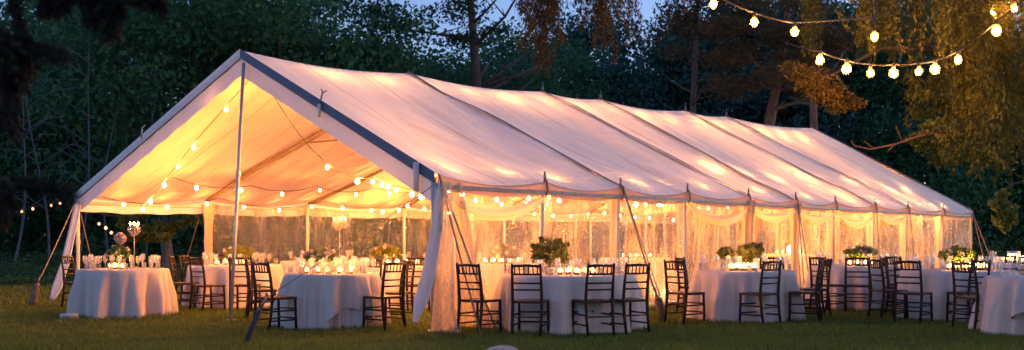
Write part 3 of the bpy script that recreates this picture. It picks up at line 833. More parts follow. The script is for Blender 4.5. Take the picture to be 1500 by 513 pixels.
arrangement('front', 'wide dusky double mound of leaves above candles on the front table', .52, .44, 'leaf_dusky', 21, 12, -.26, .0, .10,
            [(-.62,0,.5,.5),(-.25,-.1,.66,.5),(.35,-.1,.62,.5),(.7,0,.5,.5),(.1,.25,.45,.5),(-.75,.1,.3,.3),(.8,-.1,.3,.3),(0,-.2,.3,.35)], 'leaf_yellow', .06)
arrangement('second', 'arrangement of three dark leafy clumps above a row of candles', .60, .34, 'leaf_dusky', 22, 7, -.05, .05, .10,
            [(-.75,0,.5,.5),(.2,0,.6,.5),(.75,0,.62,.6),(.4,.2,.3,.4)], 'leaf_dusky', .07)
arrangement('third', 'broad low green leafy arrangement on the set-back table', .66, .30, 'leaf_table', 23, 12, .08, -.1, .08)
arrangement('fourth', 'broad green arrangement with dark leaves on the table by the tent end', .62, .32, 'leaf_table', 24, 12, -.05, -.1, .08)
arrangement('sixth', 'round green leafy arrangement at the right picture edge', .50, .26, 'leaf_table', 25, 2, .12, -.3, .08)
arrangement('seventh', 'loose green and orange arrangement on the lone left table', .42, .30, 'leaf_table', 26, 7, -.06, 0, .10)
arrangement('eighth', 'pink and white flower arrangement on the layered gable table', .52, .26, 'leaf_table', 27, 18, -.18, .1, .12)
arrangement('ninth', 'yellow-green leafy arrangement behind the slim gable pole', .62, .28, 'leaf_yellow', 28, 3, .06, 0, .10)
arrangement('tenth', 'yellow-green leafy arrangement near the right corner curtain', .62, .30, 'leaf_yellow', 29, 3, -.32, -.2, .10)
arrangement('twelfth', 'pale flower arrangement blurred behind the first clear panels', .6, .3, 'leaf_yellow', 30, 10, 0, 0, .10)
arrangement('thirteenth', 'green arrangement blurred behind the middle clear panels', .6, .3, 'leaf_yellow', 31, 6, 0, 0, .10)

def tall_stand(key, label, h, seed, dx, dy, rad=.13, ball=False, mat='bloom'):
    x, y, R = TABLES[key]; r = np.random.default_rng(seed)
    e = empty('flower_stand', (x+dx, y+dy, ZT), 0, label, 'flower stand')
    b = MB(); b.lathe([(.001,0),(.07,0),(.07,.012),(.012,.03)], 14); b.tube([(0,0,.02),(0,0,h)], .008, 8); b.build('stand', M['alu'], e)
    if ball:
        pts = unit(r.normal(size=(700,3)))*rad*r.uniform(.8,1,(700,1)) + np.array((0,0,h))
    else:
        pts = blob_pts([(0,0,h+.02),(rad*.8,0,h-.02),(-rad*.8,0,h),(0,-rad*.7,h-.06),(0,0,h+rad)], [(rad*.7,)*3]*5, 600, seed, .3)
    link('blooms', quads_mesh('blooms', leaf_quads(pts, .045, r, .8, .2), M[mat]), e)
    if not ball:
        for i in range(4):
            a = i*1.57+.4; p = Vector((math.cos(a)*rad, math.sin(a)*rad, h-.02))
            bb = MB(); bb.lathe([(.001,0),(.010,.01),(.011,.02),(.005,.04),(.001,.05)], 8, p+Vector((0,0,.10))); bb.build('flame', M['flame'], e)
            bb = MB(); bb.tube([(0,0,h-.08), p+Vector((0,0,-.05)), p], .006, 6); bb.lathe([(.012,0),(.012,.1),(.001,.1)], 8, p); bb.build('candle_arm', M['wax'], e)
tall_stand('seventh', 'slim stand topped by a pink round flower ball on the left table', .50, 41, -.06, .05, .085, True)
tall_stand('seventh', 'tall slim stand topped with pale flowers and small flames on the left table', .64, 42, .13, .15, .065)
tall_stand('eleventh', 'tall stand topped with glowing pale flowers deep inside the tent', .80, 43, .42, -.1, .12)

# white globe lamp seen through the plastic
b = MB(); b.ball((0,0,0), .13, 20, 12); me = b.mesh('globe', emit('globe_lamp', (1,.72,.42), 16))
p = P(1161, 366, 24.0); e = empty('globe_lamp', (p.x, p.y, 0), 0, 'single round white globe lamp on a stand glowing behind the clear wall', 'lamp')
link('globe', me, e, (0,0,p.z)); b = MB(); b.tube([(0,0,0),(0,0,p.z-.12)], .015, 8); b.lathe([(.001,.02),(.14,.02),(.14,0)], 14); b.build('stand', M['steel'], e)

# floor uplight behind the panel near the brown stake
p = PX(985, 18.7); e = empty('floor_uplight', p, 0, 'small bright floor uplight behind the foot of the clear wall near the brown stake', 'lamp')
b = MB(); b.lathe([(.001,.0),(.08,.0),(.10,.10),(.085,.10),(.075,.06)], 14); b.build('housing', M['steel'], e)
b = MB(); b.lathe([(.001,.085),(.083,.085)], 14); b.build('lens', emit('uplight_lens', (1,.62,.28), 450), e)

# ------------------------------------------------------------------ ballroom chairs
def make_chair(label, loc, rz):
    e = empty('ballroom_chair', loc, rz, label, 'chair', 'dark bamboo-style ballroom chairs')
    W2, D2, SH, TH = .195, .19, .445, .925
    m = M['chair']
    def ringed(b, p0, p1, r, rings=(.3,.62)):
        p0, p1 = Vector(p0), Vector(p1); pts, rs = [], []
        for t in sorted([0,1] + [q+dq for q in rings for dq in (-.012,0,.012)]):
            pts.append(p0.lerp(p1, t)); rs.append(r*(1.3 if any(abs(t-q) < .002 for q in rings) else 1))
        b.tube(pts, rs, 8)
    # rear posts run from the floor up into the back
    for sx in (-1, 1):
        b = MB()
        pts = [(sx*.185,-.245,0), (sx*.19,-.21,.22), (sx*.192,-.19,.45), (sx*.19,-.21,.68), (sx*.185,-.25,TH)]
        b.tube(pts, [.018,.020,.023,.020,.017], 8); b.ball((sx*.185,-.25,TH+.004), .015, 8, 6)
        b.build('rear_leg', m, e)
    for sx in (-1, 1):
        b = MB(); ringed(b, (sx*.2, .195, 0), (sx*.195, .18, .44), .019); b.build('front_leg', m, e)
    b = MB()
    def fs(u, v):
        x = lerp(-.205, .205, u); y = lerp(-.20, .205, v); return (x*(1-.06*(1-v)), y, SH+.012 - .006*math.sin(math.pi*u)*math.sin(math.pi*v))
    b.grid(fs, 8, 8); b.grid(lambda u, v: tuple(Vector(fs(1-u, v)) - Vector((0,0,.034))), 8, 8)
    ring = [fs(u, v) for u, v in ((0,0),(1,0),(1,1),(0,1))]
    for i in range(4):
        a, c = Vector(ring[i]), Vector(ring[(i+1)%4]); dz = Vector((0,0,.034)); b.add([a, c, c-dz, a-dz], [(0,1,2,3)])
    b.build('seat', M['seat'], e)
    def yb(z): return float(np.interp(z, [.45,.68,.925], [-.19,-.21,-.25]))
    b = MB(); b.tube([(-.19, yb(.905), .905), (0, yb(.905)-.012, .915), (.19, yb(.905), .905)], .018, 8); b.build('top_rail', m, e)
    b = MB()
    for z, r in ((.80,.013),(.685,.012),(.60,.012)):
        b.tube([(-.19, yb(z), z), (0, yb(z)-.010, z), (.19, yb(z), z)], r, 7)
    b.build('back_rails', m, e)
    b = MB()
    for i in range(6):
        x = lerp(-.15, .15, i/5); b.tube([(x, yb(.80)-.008, .80), (x, yb(.905)-.008, .908)], .0095, 6)
    b.build('back_spindles', m, e)
    b = MB()
    for z in (.16, .29):
        b.tube([(-.195, .19, z), (.195, .19, z)], .0115, 7)
        for sx in (-1, 1): b.tube([(sx*.19, -.215, z-.02), (sx*.197, .188, z-.02)], .0115, 7)
    b.tube([(-.19, -.21, .25), (.19, -.21, .25)], .009, 7)
    b.build('stretchers', m, e)
    return e
CH = [  # px of chair centre, depth, heading (degrees clockwise from straight away), label
 (703, 13.55, 38, 'dark ballroom chair leftmost of the four before the front table, its seat turned right'),
 (777, 13.35, 14, 'dark ballroom chair second from left before the front table, back squarely to us'),
 (868, 13.40, -22, 'dark ballroom chair third from left before the front table, seat turned slightly left'),
 (918, 13.65, -30, 'dark ballroom chair rightmost of the four before the front table, overlapping its neighbour'),
 (1004, 15.25, 52, 'dark ballroom chair beside the brown wrapped stake, left of the candle-row table'),
 (1017, 17.0, 120, 'dark ballroom chair behind the candle-row table on its left, only its back showing'),
 (1112, 15.05, -35, 'dark ballroom chair in front of the candle-row table with its back to us'),
 (1133, 17.15, 188, 'dark ballroom chair on the far side of the candle-row table, facing us'),
 (1178, 15.45, -68, 'dark ballroom chair at the right of the candle-row table, near one of an overlapping pair'),
 (1190, 16.3, -88, 'dark ballroom chair at the right of the candle-row table, far one of an overlapping pair'),
 (1213, 17.6, 62, 'dark ballroom chair left of the set-back table, its seat facing right'),
 (1256, 17.45, 18, 'dark ballroom chair alone in front of the set-back table, back to us'),
 (1302, 15.9, 80, 'dark ballroom chair seen side-on at the outer left of the far-end table cluster'),
 (1316, 16.9, 100, 'dark ballroom chair behind the cluster at the left of the far-end table'),
 (1338, 15.2, 42, 'dark ballroom chair in front of the far-end table, lighter cloth showing through its back'),
 (1326, 17.8, 150, 'dark ballroom chair on the far left side of the far-end table, only its top showing'),
 (1417, 15.25, -25, 'dark ballroom chair before the right half of the far-end table, back to us'),
 (1430, 14.15, 66, 'dark ballroom chair nearest us beside the scooped-hem table, seen almost side-on'),
 (1492, 18.6, 160, 'dark ballroom chair at the rear table by the right picture edge, spindles against candlelight'),
 (1512, 17.9, 200, 'dark ballroom chair cut by the right picture edge, behind the scooped-hem table'),
 (272, 18.3, 82, 'dark ballroom chair outermost on the left of the table behind the slim pole, side-on'),
 (305, 17.5, 40, 'dark ballroom chair left of the slim gable pole, its seat turned right'),
 (359, 17.6, 4, 'dark ballroom chair just right of the slim gable pole, back squarely to us'),
 (404, 14.1, 42, 'dark ballroom chair left of the layered gable table, seat turned right'),
 (562, 14.3, -48, 'dark ballroom chair right of the layered gable table, seat reaching in front of the cloth'),
 (578, 15.3, -70, 'dark ballroom chair behind the one right of the layered gable table'),
 (532, 16.1, 205, 'dark ballroom chair on the far side of the layered gable table, top rail above glasses'),
 (608, 17.6, -20, 'dark ballroom chair before the half-hidden table left of the corner curtain'),
 (640, 18.4, -60, 'dark ballroom chair behind the right corner curtain at the half-hidden table'),
 (117, 18.6, 95, 'dark ballroom chair half hidden behind the lone left table'),
 (288, 19.0, 96, 'dark ballroom chair second from the outside, left of the table behind the slim pole'),
 (384, 16.0, 72, 'dark ballroom chair tucked behind the left side of the layered gable table'),
 (330, 20.4, 170, 'dark ballroom chair beyond the table that stands behind the slim gable pole'),
 (760, 18.9, 20, 'dark ballroom chair inside the tent, dim behind the first clear panels'),
 (905, 24.0, -10, 'dark ballroom chair inside the tent, dim behind the middle clear panels'),
]
chair0 = None
for px, Y, hd, lab in CH:
    loc = PX(px, Y); rz = -math.radians(hd)
    if chair0 is None: chair0 = make_chair(lab, loc, rz)
    else: dup(chair0, loc, rz, lab)

# ------------------------------------------------------------------ trees
def crown_pts(n, r, centers, rads, density=.4):
    c = np.array(centers); rd = np.array(rads)
    wgt = (rd[:,0]*rd[:,2]); i = r.choice(len(c), n, p=wgt/wgt.sum())
    d = unit(r.normal(size=(n,3))); q = r.uniform(0, 1, n)**density
    return c[i] + d*rd[i]*q[:,None]
def broad_crown(seed, n, W, H, z0, leaf, mat, aspect=.6, clumps=42, cl=.22):
    """leaf cloud made of many small clumps of uneven size, thinner towards the rim"""
    r = np.random.default_rng(seed); cs, rs = [], []
    for k in range(clumps):
        a = r.uniform(0, 2*np.pi); zz = r.uniform(0, 1)
        rad = W/2*np.sqrt(max(.03, math.sin(math.pi*min(1, zz*.86+.12))))*r.uniform(.35, 1.0)
        cs.append((rad*math.cos(a), rad*math.sin(a), z0+H*zz)); s = r.uniform(.6, 1.3)*W*cl
        rs.append((s, s, s*r.uniform(.45,.75)))
    pts = crown_pts(n, r, cs, rs)
    pts = pts[pts[:,2] > .05]
    return quads_mesh('crown', leaf_quads(pts, leaf, r, aspect, .15), M[mat]), cs
def conifer_crown(seed, n, W, H, z0, leaf, mat):
    r = np.random.default_rng(seed); P_ = []; A_ = []
    tiers = 26
    for k in range(tiers):
        t = k/(tiers-1); z = z0 + H*t; L = W/2*(1-t)**.8*r.uniform(.8,1.15) + .15
        nb = int(9 - 4*t)
        for j in range(nb):
            a = r.uniform(0, 2*np.pi); m = int(n/tiers/nb*(1.6-1.1*t)); s = r.uniform(0.05, 1, m)**.7
            l = L*r.uniform(.7,1.1)
            x = s*l*math.cos(a); y = s*l*math.sin(a); zz = z - s*s*l*.32
            p = np.stack([x, y, zz], 1) + r.normal(size=(m,3))*np.array([.22,.22,.13])*(.4+.6*(1-s))[:,None]
            P_.append(p); A_.append(np.tile([math.cos(a), math.sin(a), -.5], (m,1)))
    P_ = np.concatenate(P_); A_ = np.concatenate(A_)
    return quads_mesh('crown', leaf_quads(P_, leaf, r, .32, .1, A_), M[mat])
def trunk_mesh(seed, h, r0, limbs, lean=(0,0), mat='bark', spread=1.0, z_l=.35):
    rr = random.Random(seed); b = MB(); pts, rs = [], []
    for i in range(9):
        t = i/8; pts.append((lean[0]*t + .12*r0*8*math.sin(t*5+seed)*.3, lean[1]*t, h*t - .1)); rs.append(r0*(1.25 if i == 0 else 1)*(1-.78*t))
    b.tube(pts, rs, 10)
    for k in range(limbs):
        t = rr.uniform(z_l, .95); a = rr.uniform(0, 6.28); L = h*.32*(1.15-t)*spread*rr.uniform(.7,1.3)
        p0 = Vector((lean[0]*t, lean[1]*t, h*t-.1)); d = Vector((math.cos(a), math.sin(a), rr.uniform(.15,.7)))
        p1 = p0 + d*L*.5; p2 = p1 + (d + Vector((rr.uniform(-.3,.3), rr.uniform(-.3,.3), rr.uniform(-.1,.4))))*L*.5
        q = r0*(1-.78*t)*.5; b.tube([p0, p1, p2], [q, q*.6, q*.25], 6)
        for m_ in range(2):
            e_ = p1 + Vector((rr.uniform(-1,1), rr.uniform(-1,1), rr.uniform(0,.8)))*L*.35; b.tube([p1, e_], [q*.4, q*.12], 5)
    return b.mesh('trunk', M[mat])

PROTO = {}
def tree(kind, name, px, Y, label, group=None, scale=(1,1,1), rz=0, cat='tree'):
    """first use links the prototype meshes, later uses share them"""
    tr, cr = PROTO[kind]
    e = empty(name, PX(px, Y), rz, label, cat, group); e.scale = scale
    link('trunk', tr, e); link('crown', cr, e); return e
PROTO['bushy1'] = (trunk_mesh(1, 9, .16, 9), broad_crown(11, 17000, 7.0, 10.5, .2, .20, 'leaf_wood', clumps=60)[0])
PROTO['bushy2'] = (trunk_mesh(2, 10, .18, 9), broad_crown(12, 17000, 8.0, 11.5, .2, .22, 'leaf_wood', clumps=52)[0])
PROTO['bushy3'] = (trunk_mesh(3, 8, .14, 9), broad_crown(13, 15000, 6.0, 8.5, .2, .18, 'leaf_wood', clumps=46)[0])
PROTO['teal1'] = (trunk_mesh(6, 10, .18, 9), broad_crown(16, 17000, 8.0, 12.0, .2, .24, 'leaf_teal', clumps=56)[0])
PROTO['conifer1'] = (trunk_mesh(4, 13, .2, 0), conifer_crown(14, 17000, 6.0, 14, .3, .34, 'leaf_teal'))
PROTO['conifer2'] = (trunk_mesh(5, 12, .2, 0), conifer_crown(15, 15000, 5.0, 12, .3, .32, 'leaf_teal'))
rt = random.Random(5)
G1 = 'leafy trees in the dark wood behind the tent'
L1 = 'dark leafy tree among the crowded trees of the wood behind the tent'
spots = []
for px in range(-120, 560, 74): spots.append((px, rt.uniform(38, 44), rt.choice(['bushy1','bushy2','bushy3'])))
for px in range(-160, 640, 100): spots.append((px, rt.uniform(50, 58), rt.choice(['bushy1','bushy2'])))
for px in range(1230, 1700, 90): spots.append((px, rt.uniform(46, 54), rt.choice(['bushy1','bushy2','bushy3'])))
for px in range(1180, 1700, 95): spots.append((px, rt.uniform(60, 68), rt.choice(['bushy1','bushy2'])))
for px, y, k in spots:
    s = rt.uniform(.9, 1.2)*(1.12 if y > 48 else 1)
    tree(k, 'wood_tree', px+rt.uniform(-20,20), y, L1, G1, (s, s, s*rt.uniform(.95,1.12)), rt.uniform(0,6.28))
G2 = 'dark bushy trees below the gap of sky'
L2 = 'dark bushy tree rising just above the tent ridge under the gap of blue sky'
for px, y, k, s in ((540,52,'bushy3',1.22),(610,56,'bushy1',1.02),(650,60,'bushy3',1.32),(720,58,'bushy1',1.12),(790,62,'bushy2',1.12),(760,56,'bushy1',1.15),(590,46,'bushy3',1.0),(680,48,'bushy3',1.0),(755,50,'bushy1',.92),(825,54,'bushy1',1.02),(560,60,'bushy1',1.08)):
    tree(k, 'wood_tree', px, y, L2, G2, (s*1.15, s*1.15, s), rt.uniform(0,6.28))
G3 = 'teal trees in the distance above the middle of the roof'
L3 = 'dark teal conifer standing far beyond the middle of the tent roof'
for px, y, k, s in ((850,72,'conifer2',1.22),(905,76,'conifer1',1.05),(968,70,'conifer1',1.0),(1010,76,'conifer1',1.22),(1055,70,'conifer1',1.22),(1100,76,'conifer1',1.3),(1150,70,'conifer1',1.25)):
    tree(k, 'conifer', px, y, L3, G3, (s*1.25, s*1.25, s), rt.uniform(0,6.28))
G4 = 'teal leafy trees mixed among the far conifers'
for px, y, k, s in ((850,64,'teal1',1.2),(935,68,'teal1',.98),(985,60,'teal1',1.04),(1040,62,'teal1',1.15),(1095,60,'teal1',1.15),(1150,58,'teal1',1.15),(905,58,'teal1',.9),(1200,56,'teal1',1.1)):
    tree(k, 'wood_tree', px, y, 'teal-dark leafy tree among the far conifers beyond the middle of the roof', G4, (s*1.1, s*1.1, s), rt.uniform(0,6.28))
# the tall tree with the dark trunk against the sky
e = empty('tall_tree', PX(706, 44), 0, 'tall dark tree with leaves laced against the sky above the roof', 'tree')
link('trunk', trunk_mesh(31, 15, .36, 14, (-.6, 0), 'bark', 1.2, .42), e)
r = np.random.default_rng(33); cs = []; rs_ = []
for k in range(46):
    cs.append((r.uniform(-5.2, 1.2), r.uniform(-2.5, 2.5), r.uniform(9.0, 14.0))); s = r.uniform(.4, 1.0); rs_.append((s*1.4, s, s*.5))
link('crown', quads_mesh('crown', leaf_quads(crown_pts(9000, r, cs, rs_, .45), .17, r, .5, .2), M['leaf_hi']), e)
# a second lacy crown by the gap at the right
e = empty('tall_tree', PX(1000, 40), 0, 'tall dark tree with an amber-tinged crown hanging in from the top above the far roof', 'tree')
link('trunk', trunk_mesh(32, 13, .2, 8, (.8, 0), 'bark', .8, .5), e)
r = np.random.default_rng(34); cs = []; rs_ = []
for k in range(34):
    cs.append((r.uniform(-1.0, 2.6), r.uniform(-2, 2), r.uniform(8.6, 12.0))); s = r.uniform(.4, .9); rs_.append((s*1.2, s, s*.6))
link('crown', quads_mesh('crown', leaf_quads(crown_pts(8000, r, cs, rs_, .45), .15, r, .5, .2), M['leaf_pine']), e)
# reddish pine with the leaning trunk
e = empty('pine_tree', PX(1098, 38), 0, 'reddish pine with a leaning trunk rising behind the far half of the roof', 'tree')
link('trunk', trunk_mesh(35, 11, .34, 9, (1.5, 0), 'bark_red', 1.0, .55), e)
r = np.random.default_rng(36); cs = []; rs_ = []
for k in range(40):
    cs.append((r.uniform(-2.0, 3.0), r.uniform(-2, 2), r.uniform(6.6, 11.0))); s = r.uniform(.45, .95); rs_.append((s*1.3, s, s*.5))
link('crown', quads_mesh('crown', leaf_quads(crown_pts(12000, r, cs, rs_, .45), .17, r, .3, .3), M['leaf_pine']), e)
e = empty('pine_tree', PX(1187, 36), 0, 'straight dark-trunked pine standing right of the leaning pine', 'tree')
link('trunk', trunk_mesh(37, 10, .24, 7, (.1, 0), 'bark_red', .9, .6), e)
r = np.random.default_rng(38); cs = []; rs_ = []
for k in range(16):
    cs.append((r.uniform(-1.6, 1.6), r.uniform(-1.2, 1.2), r.uniform(6.8, 10.0))); s = r.uniform(.4, .8); rs_.append((s*1.3, s, s*.5))
link('crown', quads_mesh('crown', leaf_quads(crown_pts(4200, r, cs, rs_, .5), .15, r, .35, .2), M['leaf_pine']), e)

# bare pale saplings before the left wood
for i, (px, Y, h, lx) in enumerate(((112,34,8,.6),(60,33,7,-.3),(205,36,9,1.5),(160,35,6,.2),(248,36,8,-1.2),(300,38,9,.9),(20,32,6,.4),(340,40,11,-.6),(440,42,13,.8),(478,43,12,-.5))):
    rr = random.Random(60+i); b = MB(); pts = [(lx*(t**1.5)+.25*math.sin(t*4+i), .1*math.sin(t*7), h*t) for t in np.linspace(0,1,10)]
    b.tube(pts, list(np.linspace(.045,.010,10)), 7)
    for k in range(9):
        t = rr.uniform(.3,.95); p0 = Vector((lx*(t**1.5)+.25*math.sin(t*4+i), .1*math.sin(t*7), h*t)); s = rr.choice((-1,1)); L = rr.uniform(.6,1.8)
        p1 = p0+Vector((s*L*.5, rr.uniform(-.3,.3), L*.35)); p2 = p1+Vector((s*L*.5, rr.uniform(-.3,.3), L*rr.uniform(-.2,.4)))
        b.tube([p0,p1,p2], [.022,.014,.006], 5)
        b.tube([p1, p1+Vector((s*L*.2,0,L*.4))], [.011,.004], 4)
    o = b.build('bare_sapling', M['bark_pale']); o.location = PX(px, Y)
    tag(o, 'thin pale bare sapling standing before the dark wood left of the tent', 'tree', 'bare saplings left of the tent')

# tree at the left behind the tent with warm-lit leaves and a pale trunk
e = empty('lit_tree', PX(243, 29), 0, 'tree with a pale grey trunk and yellow-lit leaves seen under the left eave', 'tree')
link('trunk', trunk_mesh(39, 3.1, .20, 5, (.1,0), 'bark_pale', .6, .5), e)
r = np.random.default_rng(40); cs = []; rs_ = []
for k in range(14):
    cs.append((r.uniform(-1.0, 1.0), r.uniform(-1.3, -.3), r.uniform(1.25, 1.95))); s = r.uniform(.2,.42); rs_.append((s,s,s*.6))
for k in range(16):
    cs.append((r.uniform(-1.8, 1.8), r.uniform(-1.2, 1.2), r.uniform(1.7, 2.6))); s = r.uniform(.3,.5); rs_.append((s,s,s*.6))
link('crown', quads_mesh('crown', leaf_quads(crown_pts(5200, r, cs, rs_, .5), .14, r, .55, .35), M['leaf_yellow']), e)

# undergrowth at the lawn's edge
def undergrowth():
    r = np.random.default_rng(50); Q = []
    for x0, x1, y0, y1, n, hmax in ((-22, -7, 26, 36, 22000, 1.1), (-9, 14, 46, 52, 9000, 1.5), (14, 30, 36, 46, 9000, 1.6)):
        x = r.uniform(x0, x1, n); y = r.uniform(y0, y1, n)
        h = hmax*(.35+.65*(.5+.5*np.sin(x*1.7+np.sin(y*1.3)*1.5)*np.sin(y*1.1+x*.4)))*((y-y0)/(y1-y0)*.8+.2)
        z = h*r.uniform(.02, 1, n)
        Q.append(leaf_quads(np.stack([x,y,z],1), .13, r, .4, -.3))
    return quads_mesh('undergrowth', np.concatenate(Q), M['under'])
tag(link('undergrowth', undergrowth()), 'low leafy undergrowth along the dark edge of the lawn', 'undergrowth', kind='stuff')

# big overhanging tree: trunk outside the picture at the right, limbs and drooping sprays lit by the bulbs
def sprays(starts, lens, r, per, leaf, sway=.10, spread=.05):
    """hanging strands of small leaflets"""
    P_, A_ = [], []
    for (x, y, z), L in zip(starts, lens):
        n = max(6, int(per*L)); t = np.sort(r.uniform(0, 1, n)); a = r.uniform(0, 6.28); k = r.uniform(.3, 1)*sway
        px_ = x + np.cos(a)*k*t*L + .03*np.sin(t*9+a); py_ = y + np.sin(a)*k*t*L; pz_ = z - t*L
        sp = spread*(1.15-t)
        P_.append(np.stack([px_, py_, pz_], 1) + r.normal(size=(n,3))*sp[:,None]*np.array([1,1,.4]))
        b_ = r.uniform(0, 6.28, n); A_.append(np.stack([np.cos(b_)*.5, np.sin(b_)*.5, -np.ones(n)], 1))
    P_ = np.concatenate(P_); A_ = np.concatenate(A_)
    return leaf_quads(P_, leaf, r, .28, 0, A_)
BT = Vector((8.2, 10.8, 0))
e = empty('drooping_tree', BT, 0, 'large overhanging tree with drooping amber-lit sprays filling the upper right', 'tree')
b = MB(); b.tube([(0,0,-.1),(0.05,0,1.5),(-.1,.1,3.2),(-.3,.2,5.2),(-.4,.2,7.5)], [.36,.30,.26,.2,.1], 12); 
limbs = []
for pts, r0 in (([(-.1,.1,3.0),(-1.6,.0,3.9),(-3.6,-.4,4.2),(-6.6,-1.2,4.15),(-8.3,-1.5,4.0)], .12),
                ([(-.1,.1,2.6),(-1.2,-.6,3.5),(-2.6,-1.2,3.9),(-4.6,-1.6,3.95)], .10),
                ([(-.05,.1,2.2),(-1.2,.2,2.9),(-2.4,.5,3.3),(-3.8,.8,3.5)], .09),
                ([(0,0,1.9),(-.9,.3,2.5),(-1.9,.6,2.9)], .07),
                ([(-.1,.1,3.4),(-2.0,1.2,4.4),(-4.2,2.0,4.6)], .09)):
    b.tube(pts, list(np.linspace(r0, .02, len(pts))), 7); limbs.append(pts)
link('trunk', b.mesh('trunk', M['bark']), e)
r = np.random.default_rng(70)
def spray_set(n, xr, yr, ztop, lr, per, leaf, mat, dens=None, sway=.12, spread=.055, part='crown'):
    st, ln = [], []
    nc = max(3, int((xr[1]-xr[0])/9)); cl = [(r.uniform(*xr), r.uniform(*yr)) for _ in range(nc)]
    while len(st) < n:
        px, Y = cl[r.integers(0, nc)]; px = px + r.normal()*3.2; Y = Y + r.normal()*.08
        if dens and r.uniform() > dens(px): continue
        zt = ztop(px) if callable(ztop) else ztop
        p = P(px, zt + r.uniform(-25, 25), Y) - BT
        st.append(tuple(p)); ln.append(r.uniform(*(lr(px) if callable(lr) else lr)))
    return sprays(st, ln, r, per, leaf, sway, spread)
crown = [
  # dense curtain down the right edge
  spray_set(330, (1395, 1560), (9.2, 11.2), lambda px: r.uniform(-70, 130), lambda px: (.35, .5+.55*min(1,max(0,(px-1395)/50))), 150, .048, 'w'),
  # fringe along the top
  spray_set(190, (1175, 1420), (8.8, 11.0), lambda px: -30 if px < 1400 else -20, lambda px: (.35, .75), 150, .046, 'w', lambda px: .55+.45*math.sin(px*.045)),
  spray_set(60, (1330, 1420), (9.4, 10.6), lambda px: r.uniform(30, 150), (.15, .45), 90, .06, 'w'),
  spray_set(90, (1380, 1560), (9.0, 10.8), lambda px: r.uniform(120, 200), (.15, .45), 80, .055, 'w', None, .9),
]
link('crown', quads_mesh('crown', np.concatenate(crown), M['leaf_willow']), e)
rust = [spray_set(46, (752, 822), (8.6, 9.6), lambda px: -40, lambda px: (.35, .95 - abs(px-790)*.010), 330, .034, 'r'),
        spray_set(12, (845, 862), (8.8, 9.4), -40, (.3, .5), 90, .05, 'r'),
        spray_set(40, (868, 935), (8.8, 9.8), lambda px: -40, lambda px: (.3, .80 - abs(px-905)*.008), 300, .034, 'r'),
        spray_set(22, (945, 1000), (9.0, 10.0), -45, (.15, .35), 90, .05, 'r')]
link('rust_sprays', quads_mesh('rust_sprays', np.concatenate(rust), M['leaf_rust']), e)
# lower leafy bough with yellow-green leaves (same tree)
cs, rs_ = [], []
for px, y, s in ((1352,165,.13),(1368,190,.16),(1360,215,.14),(1345,205,.12),(1390,205,.18),(1400,225,.16),(1378,232,.14),(1420,215,.18),(1440,235,.16),(1350,140,.10),(1372,120,.12),(1385,150,.14)):
    p = P(px, y, 9.9 + .3*math.sin(px)) - BT; cs.append(tuple(p)); rs_.append((s, s, s*.7))
link('leafy_bough', quads_mesh('leafy_bough', leaf_quads(crown_pts(1900, r, cs, rs_, .5), .05, r, .6, .3), M['leaf_yellow']), e)
# amber-lit bough further left (same tree), on its own limb
cs, rs_ = [], []
bp = [(1330,40),(1240,82),(1190,105),(1165,108)]
for x, y, s in ((1158,98,.13),(1172,108,.16),(1190,112,.17),(1205,122,.17),(1222,136,.17),(1240,150,.16),(1252,152,.13),(1180,125,.13),(1210,145,.15),(1225,158,.13),(1198,135,.14)):
    p = P(x, y, 9.9 + .25*math.sin(x)) - BT; cs.append(tuple(p)); rs_.append((s, s, s*.55))
link('amber_bough', quads_mesh('amber_bough', leaf_quads(crown_pts(2600, r, cs, rs_, .5), .042, r, .45, .2), M['leaf_amber']), e)
b = MB(); b.tube([Vector((-2.4,.5,3.3))]+[P(x,y,9.9)-BT for x,y in ((1290,70),(1215,112),(1165,105))], [.035,.022,.014,.006], 6); b.tube([P(1225,108,9.9)-BT, P(1252,152,9.9)-BT], [.012,.004], 5)
b.build('amber_limb', M['bark'], e)
# bare twig reaching over the roof
b = MB(); q = [P(x, y, 9.6) - BT for x, y in ((1395,190),(1345,200),(1310,212),(1275,219),(1252,214),(1246,206))]
b.tube(q, [.016,.013,.011,.009,.006,.003], 6)
for (x0,y0),(x1,y1) in (((1310,212),(1300,222)),((1322,208),(1312,184)),((1280,218),(1266,207))): b.tube([P(x0,y0,9.6)-BT, P(x1,y1,9.6)-BT], [.008,.003], 5)
b.build('bare_twig', M['bark_red'], e)

# hanging leafy sprig and small card at the far right
e = empty('small_tree', PX(1500, 15.5), 0, 'slender young tree with one hanging sprig of lit leaves at the right picture edge', 'tree')
b = MB(); o0 = PX(1500, 15.5)
tr = [P(1545, 420, 15.5), P(1540, 300, 15.5), P(1515, 262, 15.5), P(1482, 270, 15.4), P(1470, 285, 15.4)]; tr[0].z = 0
b.tube([p-o0 for p in tr], [.05,.04,.025,.014,.008], 8); b.tube([P(1470,285,15.4)-o0, P(1474,345,15.4)-o0], [.008,.005], 5); b.build('trunk', M['bark'], e)
cs, rs_ = [], []
for x, y, s in ((1468,285,.10),(1462,300,.14),(1474,305,.16),(1480,320,.14),(1468,322,.15),(1474,335,.08)):
    p = P(x,y,15.4)-o0; cs.append(tuple(p)); rs_.append((s,s*.6,s*.8))
link('leaves', quads_mesh('leaves', leaf_quads(crown_pts(420, r, cs, rs_, .5), .085, r, .6, .5), M['leaf_yellow']), e)
x, y, R = TABLES['sixth']
b = MB(); b.box((0,0,.14), (.26,.012,.2), Matrix.Rotation(-.12, 3, 'X')); b.box((0,.05,.05), (.2,.012,.1), Matrix.Rotation(.4, 3, 'X')); o = b.build('card', M['paper']); o.location = (P(1478,364,20.3).x, 20.1, ZT)
tag(o, 'small white card propped on the rear table at the right edge', 'card')

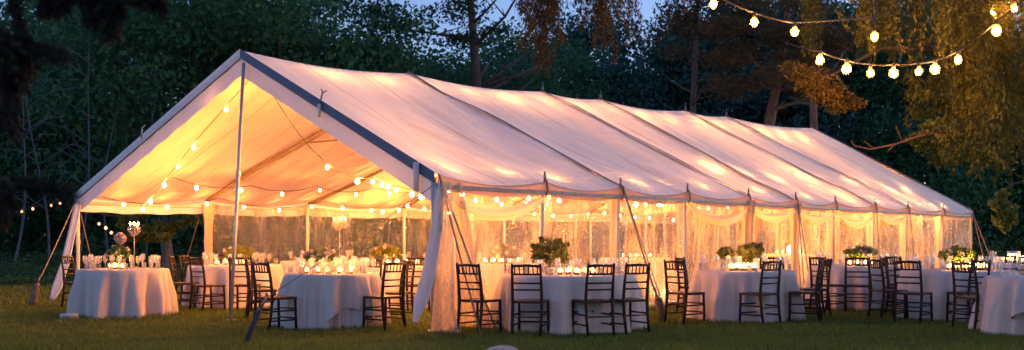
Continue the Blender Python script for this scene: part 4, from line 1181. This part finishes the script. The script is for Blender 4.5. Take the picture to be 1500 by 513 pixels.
# dark out-of-focus boughs hanging in at the upper left, close to the camera
e = empty('conifer', (-5.2, 3.6, 0), 0, 'dark conifer boughs hanging out of focus into the upper left corner', 'tree'); o0 = Vector((-5.2, 3.6, 0))
b = MB(); b.tube([(0,0,-.1),(0,0,2),(0,0,5)], [.2,.17,.1], 10)
B = [[P(-160,-60,3.3), P(0,60,3.2), P(50,72,3.2), P(92,82,3.2)], [P(-150,-70,3.3), P(20,-10,3.3), P(130,-5,3.3), P(235,5,3.3)], [P(-150,150,3.4), P(-30,180,3.3), P(20,170,3.3)], [P(-150,240,3.4), P(10,268,3.3), P(60,272,3.3), P(108,287,3.3)]]
for br in B: b.tube([Vector((0,0,br[0].z+.1))] + [p-o0 for p in br], [.03]+list(np.linspace(.022,.006,len(br))), 6)
link('trunk', b.mesh('trunk', M['bark']), e)
Ps, As = [], []
def fuzz(pts, n, rad):
    pts = np.array([list(p-o0) for p in pts]); t = np.sort(r.uniform(0, len(pts)-1, n)); i = np.minimum(t.astype(int), len(pts)-2); f = (t-i)[:,None]
    q = pts[i]*(1-f)+pts[i+1]*f; d = unit(r.normal(size=(n,3))); Ps.append(q + d*rad*r.uniform(.1,1,(n,1))); As.append(d*.8 + unit(pts[i+1]-pts[i]))
for br, rad in zip(B, (.035, .035, .05, .03)): fuzz(br, 700, rad)
for x0, y0, x1, y1 in ((20,0,35,110),(0,40,20,200),(85,-10,90,18),(122,-5,135,35),(150,-5,160,55),(45,70,30,130),(170,0,168,45),(0,100,15,150),(70,-10,66,20),(10,275,0,330),(200,-5,235,10)):
    fuzz([P(x0,y0,3.25), P((x0+x1)/2+4,(y0+y1)/2,3.25), P(x1,y1,3.25)], 420, .028)
link('needles', quads_mesh('needles', leaf_quads(np.concatenate(Ps), .05, r, .16, 0, np.concatenate(As)), M['leaf_dark']), e)

# half-buried pale stone at the lower edge
b = MB(); b.grid(lambda u, v: (.19*math.cos(u*6.283)*math.sin(v*1.57)*(1+.08*math.sin(u*19)), .13*math.sin(u*6.283)*math.sin(v*1.57), .075*math.cos(v*1.57)+.008*math.sin(u*12)), 28, 8)
o = b.build('stone', M['stone']); o.location = PX(735, 11.38); tag(o, 'pale rounded stone in the grass at the bottom edge before the front chairs', 'stone')
